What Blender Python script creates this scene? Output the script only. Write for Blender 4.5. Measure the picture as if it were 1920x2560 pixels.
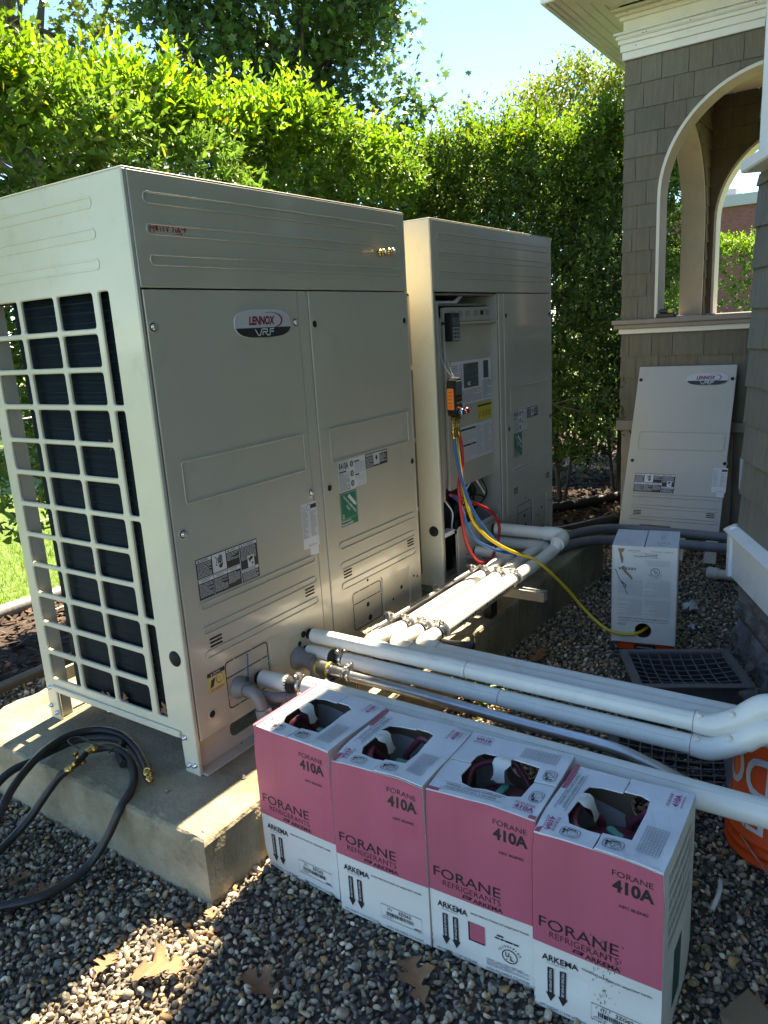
import bpy, math, random
import numpy as np
from mathutils import Vector, Matrix
random.seed(7); RNG = np.random.default_rng(11)
SC = bpy.context.scene; COL = SC.collection
for o in list(bpy.data.objects): bpy.data.objects.remove(o)

# ---------------------------------------------------------------- camera
cam = bpy.data.cameras.new('camera'); camo = bpy.data.objects.new('camera', cam); COL.objects.link(camo)
cr = Vector((0.55806659, -0.82770968, -0.05880784)); cd = Vector((-0.22781609, -0.08468196, -0.97001484)); cf = Vector((0.79791071, 0.55473025, -0.23582375))
camo.matrix_world = Matrix(((cr.x, -cd.x, -cf.x, -1.3014), (cr.y, -cd.y, -cf.y, -1.6307), (cr.z, -cd.z, -cf.z, 1.2654), (0, 0, 0, 1)))
cam.sensor_fit = 'HORIZONTAL'; cam.sensor_width = 36; cam.lens = 36*1873.5/1920; cam.clip_end = 500; cam.clip_start = .02
SC.camera = camo
# ---------------------------------------------------------------- sky, sun, exposure
SUN = Vector((.60, .073, 1.0)).normalized()
w = bpy.data.worlds.new('World'); SC.world = w; w.use_nodes = True
nt = w.node_tree; bg = nt.nodes['Background']; sk = nt.nodes.new('ShaderNodeTexSky'); sk.sky_type = 'NISHITA'; sk.sun_disc = False
sk.sun_elevation = math.asin(SUN.z); sk.sun_rotation = math.atan2(SUN.x, SUN.y); sk.air_density = .72; sk.dust_density = 0.; sk.ozone_density = 3.4; sk.altitude = 1500
hs_ = nt.nodes.new('ShaderNodeHueSaturation'); hs_.inputs['Saturation'].default_value = 1.14; nt.links.new(sk.outputs[0], hs_.inputs['Color']); nt.links.new(hs_.outputs[0], bg.inputs[0]); bg.inputs[1].default_value = .135
sl = bpy.data.lights.new('sun', 'SUN'); sl.energy = 5.0; sl.angle = math.radians(.53); sl.color = (1, .97, .92)
slo = bpy.data.objects.new('sun', sl); COL.objects.link(slo); slo.rotation_euler = SUN.to_track_quat('Z', 'Y').to_euler(); slo.location = (8, 2, 14)
vs = SC.view_settings; vs.view_transform = 'Standard'; vs.look = 'None'; vs.gamma = 1; vs.exposure = 2.28; vs.use_curve_mapping = False
vs.use_white_balance = True; vs.white_balance_temperature = 9000; vs.white_balance_tint = 11
SC.render.resolution_x = 768; SC.render.resolution_y = 1024
SC.cycles.max_bounces = 8; SC.cycles.transparent_max_bounces = 8; SC.cycles.use_denoising = True

# ---------------------------------------------------------------- materials
MATS = {}
def lin(c): return tuple(((x/12.92) if x <= .04045 else ((x+.055)/1.055)**2.4) for x in c)
def hx(h): return lin(tuple(int(h[i:i+2], 16)/255 for i in (0, 2, 4)))
def mat(name, col, rough=.5, metal=0., var=0., vscale=8., bump=0., bscale=60., coat=0., col2=None, spec=.5, stretch=(1, 1, 1), attr=None, trans=0., detail=4., wave=0., dirt=0., tval=1.9):
    """principled surface: two-tone noise for tint, a finer noise for relief"""
    m = bpy.data.materials.new(name); m.use_nodes = True; MATS[name] = m
    t = m.node_tree; N = t.nodes; L = t.links; b = N['Principled BSDF']
    b.inputs['Roughness'].default_value = rough; b.inputs['Metallic'].default_value = metal
    b.inputs['Specular IOR Level'].default_value = spec; b.inputs['Coat Weight'].default_value = coat; b.inputs['Coat Roughness'].default_value = .08
    tc = N.new('ShaderNodeTexCoord'); mp = N.new('ShaderNodeMapping'); mp.inputs['Scale'].default_value = stretch
    L.new(tc.outputs['Object'], mp.inputs['Vector'])
    src = None
    if attr:
        a = N.new('ShaderNodeAttribute'); a.attribute_name = attr; src = a.outputs['Color']
    if var > 0 or col2 is not None:
        n = N.new('ShaderNodeTexNoise'); n.inputs['Scale'].default_value = vscale; n.inputs['Detail'].default_value = detail; n.inputs['Roughness'].default_value = .62
        L.new(mp.outputs[0], n.inputs['Vector'])
        rp = N.new('ShaderNodeMapRange'); rp.inputs['From Min'].default_value = .32; rp.inputs['From Max'].default_value = .68
        L.new(n.outputs['Fac'], rp.inputs['Value'])
        mx = N.new('ShaderNodeMix'); mx.data_type = 'RGBA'; L.new(rp.outputs[0], mx.inputs['Factor'])
        if src is not None:
            mx.blend_type = 'MULTIPLY'; L.new(src, mx.inputs['A']); mx.inputs['B'].default_value = (1-var, 1-var, 1-var, 1)
        else:
            c2 = col2 if col2 is not None else tuple(min(1, x*(1-var)) for x in col)
            mx.inputs['A'].default_value = (*col, 1); mx.inputs['B'].default_value = (*c2, 1)
        src = mx.outputs['Result']
    if src is not None: L.new(src, b.inputs['Base Color'])
    else: b.inputs['Base Color'].default_value = (*col, 1)
    if dirt > 0 and src is not None:
        n3 = N.new('ShaderNodeTexNoise'); n3.inputs['Scale'].default_value = 7; n3.inputs['Detail'].default_value = 12; n3.inputs['Roughness'].default_value = .75; L.new(mp.outputs[0], n3.inputs['Vector'])
        r3 = N.new('ShaderNodeMapRange'); r3.inputs['From Min'].default_value = .56; r3.inputs['From Max'].default_value = .74; r3.inputs['To Max'].default_value = dirt; L.new(n3.outputs['Fac'], r3.inputs['Value'])
        m3 = N.new('ShaderNodeMix'); m3.data_type = 'RGBA'; L.new(r3.outputs[0], m3.inputs['Factor']); L.new(src, m3.inputs['A']); m3.inputs['B'].default_value = (.10, .088, .045, 1); L.new(m3.outputs['Result'], b.inputs['Base Color'])
        r4 = N.new('ShaderNodeMapRange'); r4.inputs['To Min'].default_value = rough*.8; r4.inputs['To Max'].default_value = min(1, rough*1.5); L.new(n3.outputs['Fac'], r4.inputs['Value']); L.new(r4.outputs[0], b.inputs['Roughness'])
    wn = None
    if wave > 0:
        n5 = N.new('ShaderNodeTexNoise'); n5.inputs['Scale'].default_value = 3.2; n5.inputs['Detail'].default_value = 1.5; L.new(mp.outputs[0], n5.inputs['Vector'])
        b5 = N.new('ShaderNodeBump'); b5.inputs['Strength'].default_value = wave; b5.inputs['Distance'].default_value = .05; L.new(n5.outputs['Fac'], b5.inputs['Height']); L.new(b5.outputs[0], b.inputs['Normal']); wn = b5
    if bump > 0:
        n2 = N.new('ShaderNodeTexNoise'); n2.inputs['Scale'].default_value = bscale; n2.inputs['Detail'].default_value = 5
        L.new(mp.outputs[0], n2.inputs['Vector'])
        bp = N.new('ShaderNodeBump'); bp.inputs['Strength'].default_value = bump; bp.inputs['Distance'].default_value = .01
        L.new(n2.outputs['Fac'], bp.inputs['Height']); (L.new(wn.outputs[0], bp.inputs['Normal']) if wn else None); L.new(bp.outputs[0], b.inputs['Normal'])
    if trans > 0:
        tr = N.new('ShaderNodeBsdfTranslucent'); ms = N.new('ShaderNodeMixShader'); ms.inputs[0].default_value = trans
        if src is not None:
            hs = N.new('ShaderNodeHueSaturation'); hs.inputs['Value'].default_value = tval; hs.inputs['Hue'].default_value = .492; hs.inputs['Saturation'].default_value = 1.05
            L.new(src, hs.inputs['Color']); L.new(hs.outputs[0], tr.inputs['Color'])
        else: tr.inputs['Color'].default_value = (*col, 1)
        out = N['Material Output']; L.new(b.outputs[0], ms.inputs[1]); L.new(tr.outputs[0], ms.inputs[2]); L.new(ms.outputs[0], out.inputs['Surface'])
    return m
# machines
mat('cream_paint', (.645, .595, .455), .34, var=.08, vscale=3, coat=.3, bump=.012, bscale=900, wave=.12, dirt=.22)
mat('shaded_cream_paint', (.455, .43, .36), .27, var=.07, vscale=2.5, coat=.45, bump=.010, bscale=900, wave=.16, dirt=.16)  # same cream paint as the sides, darkened in colour for the fronts' shade
mat('inner_metal', (.30, .29, .26), .4, var=.15, vscale=5)
mat('fin_coil', (.0026, .0100, .0125), .65, spec=.25, var=.3, vscale=6, bump=.25, bscale=14, stretch=(.3, .3, 9))
mat('black_plastic', (.012, .012, .013), .38, var=.2, vscale=20, bump=.03, bscale=300)
mat('tray_plastic', (.075, .08, .088), .38, var=.2, vscale=30)
mat('slot_black', (.006, .006, .006), .8)
mat('steel', (.62, .62, .62), .28, metal=1., var=.2, vscale=40)
mat('galvanised', (.50, .52, .53), .36, metal=.9, var=.28, vscale=34, bump=.04, bscale=120, stretch=(1, .35, 1))
mat('brass', (.62, .40, .13), .26, metal=1., var=.2, vscale=50)
mat('copper', (.55, .24, .11), .3, metal=1., var=.2, vscale=50)
mat('pipe_white', (.74, .72, .65), .36, var=.10, vscale=9, bump=.03, bscale=80, coat=.12, dirt=.30, wave=.10)
mat('grey_pvc', (.20, .205, .21), .48, var=.15, vscale=15, bump=.03, bscale=120)
mat('foam_black', (.014, .013, .012), .85, bump=.3, bscale=160)
mat('rubber', (.020, .020, .021), .44, var=.25, vscale=30, bump=.05, bscale=200)
mat('hose_red', (.42, .018, .022), .36, var=.1, vscale=30); mat('hose_blue', (.010, .085, .26), .36, var=.1, vscale=30); mat('hose_yellow', (.62, .44, .02), .38, var=.12, vscale=30)
mat('orange_plastic', (.80, .075, .010), .42, var=.08, vscale=12); mat('grip_orange', (.85, .20, .03), .45)
mat('screen', (.10, .12, .12), .12); mat('blue_chrome', (.20, .33, .5), .15, metal=1.); mat('red_chrome', (.5, .12, .10), .18, metal=1.)
# ground and building
mat('concrete', (.42, .36, .25), .93, col2=(.15, .128, .075), vscale=3.4, bump=.6, bscale=70, detail=12, dirt=.75)
mat('earth', (.115, .098, .080), .95, var=.4, vscale=20, bump=.5, bscale=60)
mat('mulch', (.045, .03, .022), .95, attr='Col', var=.3, vscale=30, bump=.3, bscale=80)
mat('pebble', (.2, .2, .2), .9, attr='Col', var=.38, vscale=75, bump=.25, bscale=240, spec=.12)
mat('timber', (.17, .125, .075), .85, var=.4, vscale=10, bump=.4, bscale=40, stretch=(.15, 1, 1))
mat('shingle', (.155, .142, .108), .85, attr='Col', var=.22, vscale=16, bump=.4, bscale=60, stretch=(3, 3, .22), detail=8, spec=.3)
mat('trim_cream', (.80, .72, .60), .55, var=.10, vscale=6, dirt=.2); mat('trim_white', (.82, .80, .74), .5, var=.06, vscale=5, bump=.04, bscale=40, dirt=.22)
mat('sill_brown', (.30, .245, .20), .6, var=.12, vscale=10)
mat('stone_block', (.20, .195, .18), .92, col2=(.11, .108, .10), vscale=14, bump=.8, bscale=38, detail=8)
mat('mortar', (.24, .23, .20), .95, var=.2, vscale=30, bump=.3, bscale=90)
mat('roof_shingle', (.07, .07, .072), .9, var=.3, vscale=30, bump=.3, bscale=60)
mat('window_glass', (.02, .025, .03), .05, spec=.8)
mat('bark', (.13, .10, .07), .9, col2=(.06, .05, .038), vscale=18, bump=.5, bscale=45, stretch=(1, 1, .25))
mat('leaf', (.1, .2, .03), .45, attr='Col', trans=.42, var=.12, vscale=30, spec=.5)
mat('tree_leaf', (.1, .2, .03), .42, attr='Col', trans=.36, var=.2, vscale=6, spec=.5)
mat('dry_leaf', (.30, .155, .075), .8, col2=(.17, .085, .045), vscale=22, bump=.2, bscale=60)
mat('grass', (.12, .22, .03), .6, attr='Col', trans=.3)
mat('lawn_soil', (.10, .17, .03), .9, var=.4, vscale=14, bump=.5, bscale=40)
# cardboard and print
mat('carton_white', (.68, .67, .62), .74, var=.12, vscale=7, bump=.06, bscale=260, stretch=(1, .15, 1), dirt=.2, wave=.2)
mat('carton_top', (.68, .69, .71), .68, var=.12, vscale=9, bump=.12, bscale=60, dirt=.28, wave=.25)
mat('carton_pink', (.50, .100, .155), .6, var=.16, vscale=6, bump=.07, bscale=420, stretch=(1, 1, .02))
mat('carton_kraft', (.30, .20, .12), .8, var=.15, vscale=14)
mat('carton_edge', (.34, .25, .17), .85, var=.2, vscale=60)
mat('cyl_pink', (.25, .058, .085), .34, var=.12, vscale=10)
mat('valve_green', (.015, .24, .165), .35)
mat('ink_black', (.016, .016, .017), .55); mat('ink_pink', (.40, .06, .16), .6); mat('lab_white', (.62, .64, .68), .42); mat('lab_grey', (.36, .37, .39), .45)
mat('lab_green', (.005, .15, .085), .42); mat('lab_yellow', (.58, .47, .04), .45); mat('lab_cream', (.60, .50, .19), .45); mat('ink_red', (.42, .008, .008), .5)
mat('badge_silver', (.50, .50, .52), .32); mat('ink_maroon', (.20, .006, .035), .4); mat('ink_charcoal', (.022, .024, .024), .35)
mat('pcb', (.02, .045, .035), .6, col2=(.10, .13, .11), vscale=160, detail=6); mat('lab_teal', (.02, .10, .10), .5)
PAL = ['lab_white', 'ink_black', 'lab_grey', 'lab_green', 'lab_yellow', 'ink_red', 'ink_pink', 'carton_pink', 'badge_silver', 'ink_maroon', 'ink_charcoal', 'lab_cream', 'pcb', 'carton_white', 'carton_kraft', 'lab_teal', 'carton_top', 'slot_black']
PI_ = {n: i for i, n in enumerate(PAL)}
# brick for the far building
def brick_mat():
    m = bpy.data.materials.new('far_brick'); m.use_nodes = True; t = m.node_tree; b = t.nodes['Principled BSDF']
    tc = t.nodes.new('ShaderNodeTexCoord'); sx_ = t.nodes.new('ShaderNodeSeparateXYZ'); mp = t.nodes.new('ShaderNodeCombineXYZ')
    br = t.nodes.new('ShaderNodeTexBrick'); br.inputs['Color1'].default_value = (.24, .085, .075, 1); br.inputs['Color2'].default_value = (.17, .06, .06, 1); br.inputs['Mortar'].default_value = (.20, .13, .12, 1)
    br.inputs['Scale'].default_value = 5.; br.inputs['Mortar Size'].default_value = .012
    t.links.new(tc.outputs['Object'], sx_.inputs[0]); t.links.new(sx_.outputs[1], mp.inputs[0]); t.links.new(sx_.outputs[2], mp.inputs[1]); t.links.new(mp.outputs[0], br.inputs['Vector']); t.links.new(br.outputs[0], b.inputs['Base Color']); b.inputs['Roughness'].default_value = .9
    MATS['far_brick'] = m
brick_mat()

# ---------------------------------------------------------------- mesh helpers
class Fr:
    """a flat frame on a surface: a along u, b along v, d out along the normal"""
    def __init__(s, o, u, v): s.o = Vector(o); s.u = Vector(u).normalized(); s.v = Vector(v).normalized(); s.n = s.u.cross(s.v)
    def p(s, a, b, d=0.): return s.o+s.u*a+s.v*b+s.n*d
_cache = {}
def curve_polys(polys, thick, bevel):
    cu = bpy.data.curves.new('tmp', 'CURVE'); cu.dimensions = '2D'; cu.fill_mode = 'BOTH'; cu.bevel_resolution = 0
    cu.extrude = max(thick/2-bevel, 0); cu.bevel_depth = bevel; cu.offset = -bevel
    for p in polys:
        sp = cu.splines.new('POLY'); sp.points.add(len(p)-1); sp.use_cyclic_u = True
        for i, q in enumerate(p): sp.points[i].co = (q[0], q[1], 0, 1)
    ob = bpy.data.objects.new('tmp', cu); me = ob.to_mesh()
    V = [tuple(v.co) for v in me.vertices]; F = [tuple(f.vertices) for f in me.polygons]
    ob.to_mesh_clear(); bpy.data.objects.remove(ob); bpy.data.curves.remove(cu)
    return V, F
def text_polys(s, bold=0., shear=0.):
    k = (s, bold, shear)
    if k not in _cache:
        cu = bpy.data.curves.new('tmp', 'FONT'); cu.body = s; cu.size = 1; cu.resolution_u = 3; cu.offset = bold; cu.shear = shear; cu.fill_mode = 'FRONT'
        ob = bpy.data.objects.new('tmp', cu); me = ob.to_mesh()
        V = [tuple(v.co) for v in me.vertices]; F = [tuple(f.vertices) for f in me.polygons]
        ob.to_mesh_clear(); bpy.data.objects.remove(ob); bpy.data.curves.remove(cu)
        x = [v[0] for v in V] or [0]; y = [v[1] for v in V] or [0]
        _cache[k] = (V, F, min(x), max(x), min(y), max(y))
    return _cache[k]
def rrect(x0, x1, y0, y1, r, n=5):
    P = []
    for cx, cy, a0 in ((x1-r, y1-r, 0), (x0+r, y1-r, 90), (x0+r, y0+r, 180), (x1-r, y0+r, 270)):
        for i in range(n+1):
            a = math.radians(a0+90*i/n); P.append((cx+r*math.cos(a), cy+r*math.sin(a)))
    return P
def circ(cx, cy, r, n=20): return [(cx+r*math.cos(2*math.pi*i/n), cy+r*math.sin(2*math.pi*i/n)) for i in range(n)]
class MB:
    def __init__(s): s.V = []; s.F = []; s.M = []; s.S = []
    def add(s, V, F, mi=0, sm=False):
        k = len(s.V); s.V += [tuple(v) for v in V]; s.F += [tuple(i+k for i in f) for f in F]; s.M += [mi]*len(F); s.S += [sm]*len(F); return s
    def box(s, x0, x1, y0, y1, z0, z1, bev=0., mi=0, fr=None):
        if bev <= 0:
            V = [(x, y, z) for z in (z0, z1) for y in (y0, y1) for x in (x0, x1)]
            F = [(0, 2, 3, 1), (4, 5, 7, 6), (0, 1, 5, 4), (2, 6, 7, 3), (0, 4, 6, 2), (1, 3, 7, 5)]
        else:
            V = []; b = bev
            for z, c in ((z0, b), (z0+b, 0), (z1-b, 0), (z1, b)):
                e = c
                V += [(x0+b+e, y0+e, z), (x1-b-e, y0+e, z), (x1-e, y0+b+e, z), (x1-e, y1-b-e, z), (x1-b-e, y1-e, z), (x0+b+e, y1-e, z), (x0+e, y1-b-e, z), (x0+e, y0+b+e, z)]
            F = [tuple(range(7, -1, -1)), tuple(range(24, 32))]
            for l in range(3):
                for i in range(8): F.append((l*8+i, l*8+(i+1) % 8, l*8+8+(i+1) % 8, l*8+8+i))
        if fr: V = [fr.p(*v) for v in V]
        return s.add(V, F, mi)
    def tube(s, path, r, n=12, caps=True, mi=0, sm=True, flat=None):
        P = [Vector(p) for p in path]; m = len(P); R = r if isinstance(r, (list, tuple)) else [r]*m
        T = [(P[min(i+1, m-1)]-P[max(i-1, 0)]).normalized() for i in range(m)]
        up = Vector((0, 0, 1)) if abs(T[0].z) < .9 else Vector((1, 0, 0)); a = T[0].cross(up).normalized(); V = []
        for i in range(m):
            a = (a-T[i]*a.dot(T[i])); a = a.normalized() if a.length > 1e-6 else T[i].orthogonal().normalized(); b = T[i].cross(a)
            for k in range(n):
                t = 2*math.pi*k/n; V.append(P[i]+(a*math.cos(t)+b*math.sin(t)*(flat or 1))*R[i])
        F = [(i*n+k, i*n+(k+1) % n, (i+1)*n+(k+1) % n, (i+1)*n+k) for i in range(m-1) for k in range(n)]
        s.add(V, F, mi, sm)
        if caps: s.add(V[:n], [tuple(range(n-1, -1, -1))], mi); s.add(V[-n:], [tuple(range(n))], mi)
        return s
    def cyl(s, a, b, r, n=16, mi=0, r2=None): return s.tube([a, b], [r, r if r2 is None else r2], n, True, mi)
    def lathe(s, o, prof, n=24, axis=(0, 0, 1), mi=0, caps=True):
        ax = Vector(axis).normalized(); e = ax.orthogonal().normalized(); g = ax.cross(e); o = Vector(o); V = []
        for r, h in prof:
            for k in range(n): t = 2*math.pi*k/n; V.append(o+ax*h+(e*math.cos(t)+g*math.sin(t))*r)
        m = len(prof); F = [(i*n+k, i*n+(k+1) % n, (i+1)*n+(k+1) % n, (i+1)*n+k) for i in range(m-1) for k in range(n)]
        s.add(V, F, mi, True)
        if caps: s.add(V[:n], [tuple(range(n-1, -1, -1))], mi); s.add(V[-n:], [tuple(range(n))], mi)
        return s
    def plate(s, fr, polys, thick, bevel=0., d0=0., mi=0):
        V, F = curve_polys(polys, thick, bevel); return s.add([fr.p(x, y, z+thick/2+d0) for x, y, z in V], F, mi)
    # flat print on a frame
    def rect(s, fr, a0, a1, b0, b1, d, mi): return s.add([fr.p(a0, b0, d), fr.p(a1, b0, d), fr.p(a1, b1, d), fr.p(a0, b1, d)], [(0, 1, 2, 3)], mi)
    def sheetpanel(s, fr, w_, h, th, mi=0, n=20):
        s.gridrect(fr, 0, w_, 0, h, 0, mi, n); k = len(s.V); s.gridrect(fr, 0, w_, 0, h, -th, mi, n); m = (n+1)**2
        ed = [i*(n+1) for i in range(n+1)]+[n*(n+1)+j for j in range(1, n+1)]+[i*(n+1)+n for i in range(n-1, -1, -1)]+[j for j in range(n-1, 0, -1)]; q = k-m
        s.F += [(q+a, q+b_, k+b_, k+a) for a, b_ in zip(ed, ed[1:]+ed[:1])]; s.M += [mi]*len(ed); s.S += [False]*len(ed); return s
    def gridrect(s, fr, a0, a1, b0, b1, d, mi, n=20):
        V = [fr.p(a0+(a1-a0)*i/n, b0+(b1-b0)*j/n, d) for i in range(n+1) for j in range(n+1)]
        return s.add(V, [(i*(n+1)+j, (i+1)*(n+1)+j, (i+1)*(n+1)+j+1, i*(n+1)+j+1) for i in range(n) for j in range(n)], mi)
    def poly(s, fr, P, d, mi): return s.add([fr.p(x, y, d) for x, y in P], [tuple(range(len(P)))], mi)
    def ring(s, fr, P, w, d, mi):
        n = len(P); cx = sum(p[0] for p in P)/n; cy = sum(p[1] for p in P)/n; V = [fr.p(x, y, d) for x, y in P]
        for i, (x, y) in enumerate(P):
            a = P[i-1]; b = P[(i+1) % n]; tx, ty = b[0]-a[0], b[1]-a[1]; l = math.hypot(tx, ty) or 1; V.append(fr.p(x-ty/l*w, y+tx/l*w, d))
        return s.add(V, [(i, (i+1) % n, n+(i+1) % n, n+i) for i in range(n)], mi)
    def line(s, fr, p, q, w, d, mi):
        dx, dy = q[0]-p[0], q[1]-p[1]; l = math.hypot(dx, dy) or 1; x, y = -dy/l*w/2, dx/l*w/2
        return s.add([fr.p(p[0]-x, p[1]-y, d), fr.p(q[0]-x, q[1]-y, d), fr.p(q[0]+x, q[1]+y, d), fr.p(p[0]+x, p[1]+y, d)], [(0, 1, 2, 3)], mi)
    def stroke(s, fr, pts, w, d, mi):
        for p, q in zip(pts, pts[1:]): s.line(fr, p, q, w, d, mi)
        return s
    def text(s, fr, t, a, b, w, h, d, mi, bold=0., shear=0., rot=0):
        """fit the string into a box w by h whose lower left corner is (a, b); rot turns it in quarter turns about that corner"""
        V, F, x0, x1, y0, y1 = text_polys(t, bold, shear); kx = w/max(x1-x0, 1e-6); ky = h/max(y1-y0, 1e-6); c, n = math.cos(math.radians(rot)), math.sin(math.radians(rot)); P = []
        for v in V:
            x, y = (v[0]-x0)*kx, (v[1]-y0)*ky; P.append(fr.p(a+x*c-y*n, b+x*n+y*c, d))
        return s.add(P, F, mi)
    def greek(s, fr, a0, a1, b0, b1, n, d, mi, fill=.55, short=.7, rnd=random):
        """small unreadable type: rows of word-length strokes"""
        st = (b1-b0)/n
        for i in range(n):
            b = b1-(i+.5)*st; end = a1 if rnd.random() < .7 else a0+(a1-a0)*rnd.uniform(short*.6, 1); x = a0
            while x < end-.001:
                l = min(rnd.uniform(.006, .022), end-x); s.rect(fr, x, x+l, b-st*fill/2, b+st*fill/2, d, mi); x += l+.0018
        return s
def root_loc(p):
    while p.parent: p = p.parent
    return p.location
def mesh_from(mb, off=(0, 0, 0)):
    me = bpy.data.meshes.new('m'); o = Vector(off); me.from_pydata([tuple(Vector(v)-o) for v in mb.V], [], mb.F)
    me.polygons.foreach_set('material_index', mb.M); me.polygons.foreach_set('use_smooth', mb.S); me.update(); return me
def obj(name, mb, mats, parent=None, bevel=0., kind=None, auto=False):
    me = mesh_from(mb, root_loc(parent) if parent else (0, 0, 0)); me.name = name
    o = bpy.data.objects.new(name, me); COL.objects.link(o); o.parent = parent
    for m in ([mats] if isinstance(mats, str) else mats): me.materials.append(MATS[m])
    if auto: me.shade_auto_smooth = True if hasattr(me, 'shade_auto_smooth') else None
    if kind: o['kind'] = kind
    return o
def prnt(name, mb, parent): return obj(name, mb, PAL, parent)
def tag(o, label, cat, group=None):
    o['label'] = label; o['category'] = cat
    if group: o['group'] = group
    return o
def thing(name, label, cat, loc=(0, 0, 0), group=None):
    o = bpy.data.objects.new(name, None); COL.objects.link(o); o.location = loc; o.empty_display_size = .05
    return tag(o, label, cat, group)
def copy_part(o, parent, dm=None):
    c = o.copy(); COL.objects.link(c); c.parent = parent
    for ch in o.children: copy_part(ch, c)
    return c
def copy_tree(o):
    c = o.copy(); COL.objects.link(c)
    for ch in list(o.children): copy_part(ch, c)
    return c
def bez(pts, n=10):
    """smooth path through points (Catmull-Rom)"""
    P = [Vector(p) for p in pts]; P = [P[0]*2-P[1]]+P+[P[-1]*2-P[-2]]; out = []
    for i in range(1, len(P)-2):
        a, b, c, d = P[i-1:i+3]
        for k in range(n):
            t = k/n; out.append(.5*((2*b)+(c-a)*t+(2*a-5*b+4*c-d)*t*t+(3*b-a-3*c+d)*t**3))
    return out+[P[-2]]
def arrays_obj(name, V, F, mats, parent=None, colors=None, smooth=False, kind=None, off=None):
    """large meshes straight from numpy; F is (n,3) or (n,4)"""
    V = np.asarray(V, np.float32).reshape(-1, 3); F = np.asarray(F, np.int32); k = F.shape[1]
    if parent is not None: V = V-np.array(root_loc(parent), np.float32)
    me = bpy.data.meshes.new(name); me.vertices.add(len(V)); me.vertices.foreach_set('co', V.ravel())
    me.loops.add(F.size); me.loops.foreach_set('vertex_index', F.ravel()); me.polygons.add(len(F))
    me.polygons.foreach_set('loop_start', np.arange(0, F.size, k, dtype=np.int32))
    try: me.polygons.foreach_set('loop_total', np.full(len(F), k, np.int32))
    except Exception: pass
    if smooth: me.polygons.foreach_set('use_smooth', np.ones(len(F), bool))
    if colors is not None:
        ca = me.attributes.new('Col', 'FLOAT_COLOR', 'POINT'); c = np.ones((len(V), 4), np.float32); c[:, :3] = colors; ca.data.foreach_set('color', c.ravel())
    me.update(calc_edges=True); me.validate()
    me.materials.append(MATS[mats]); o = bpy.data.objects.new(name, me); COL.objects.link(o); o.parent = parent
    if kind: o['kind'] = kind
    return o
def setcol(o, c):
    me = o.data; ca = me.attributes.new('Col', 'FLOAT_COLOR', 'POINT'); ca.data.foreach_set('color', np.tile(np.array([*c, 1], np.float32), len(me.vertices))); return o
def gz(x): return -.187-.02*max(0., min(x, 4.))
# ================================================================ ground
def sheet(name, pts, m, kind='structure', cuts=0):
    b = MB(); b.add(pts, [tuple(range(len(pts)))]); return obj(name, b, m, None, kind=kind)
sheet('ground', [(-150, -150, -.34), (150, -150, -.34), (150, 150, -.34), (-150, 150, -.34)], 'lawn_soil')
b = MB(); xs = [-4, -1, 0, 1, 2, 3, 4, 5.5]
b.add([(x, y, gz(x)-.017) for x in xs for y in (-6, 1.56)], [(2*i, 2*i+2, 2*i+3, 2*i+1) for i in range(len(xs)-1)])
obj('gravel_bed', b, 'earth', kind='structure')
def wavy(name, x0, x1, y0, y1, z, n, m, amp):
    xs = np.linspace(x0, x1, n); ys = np.linspace(y0, y1, max(3, int(n*(y1-y0)/(x1-x0)))); X, Y = np.meshgrid(xs, ys, indexing='ij')
    Z = z+amp*(np.sin(X*5.1+Y*2)+np.sin(Y*7.3-X*3.1)+RNG.normal(0, .6, X.shape)); V = np.stack([X, Y, Z], -1).reshape(-1, 3); k = len(ys)
    F = [(i*k+j, (i+1)*k+j, (i+1)*k+j+1, i*k+j+1) for i in range(len(xs)-1) for j in range(k-1)]
    return arrays_obj(name, V, F, m, colors=np.tile([.05, .034, .025], (len(V), 1)), smooth=True, kind='structure')
wavy('mulch_bed', -3., 8.5, 1.52, 2.66, -.235, 90, 'mulch', .006)
wavy('mulch_bed', 3.35, 8.5, -.05, 1.50, -.262, 60, 'mulch', .006)
wavy('lawn', -6, 14, 2.64, 14, -.26, 50, 'lawn_soil', .008)
# grass
n = 26000; px = RNG.uniform(.2, 6.5, n); py = 2.68+RNG.gamma(1.3, 1.4, n); h = RNG.uniform(.03, .075, n); th = RNG.uniform(0, 6.28, n); le = RNG.normal(0, .03, (n, 2))
A = np.stack([px-np.cos(th)*.0035, py-np.sin(th)*.0035, np.full(n, -.262)], -1); B = np.stack([px+np.cos(th)*.0035, py+np.sin(th)*.0035, np.full(n, -.262)], -1); T = np.stack([px+le[:, 0], py+le[:, 1], -.262+h], -1)
g = RNG.uniform(.7, 1.25, (n, 1)); cg = np.repeat(np.array([[.15, .27, .035]])*g, 3, 0)
arrays_obj('grass', np.stack([A, B, T], 1), np.arange(3*n).reshape(-1, 3), 'grass', colors=cg, kind='stuff')
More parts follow.
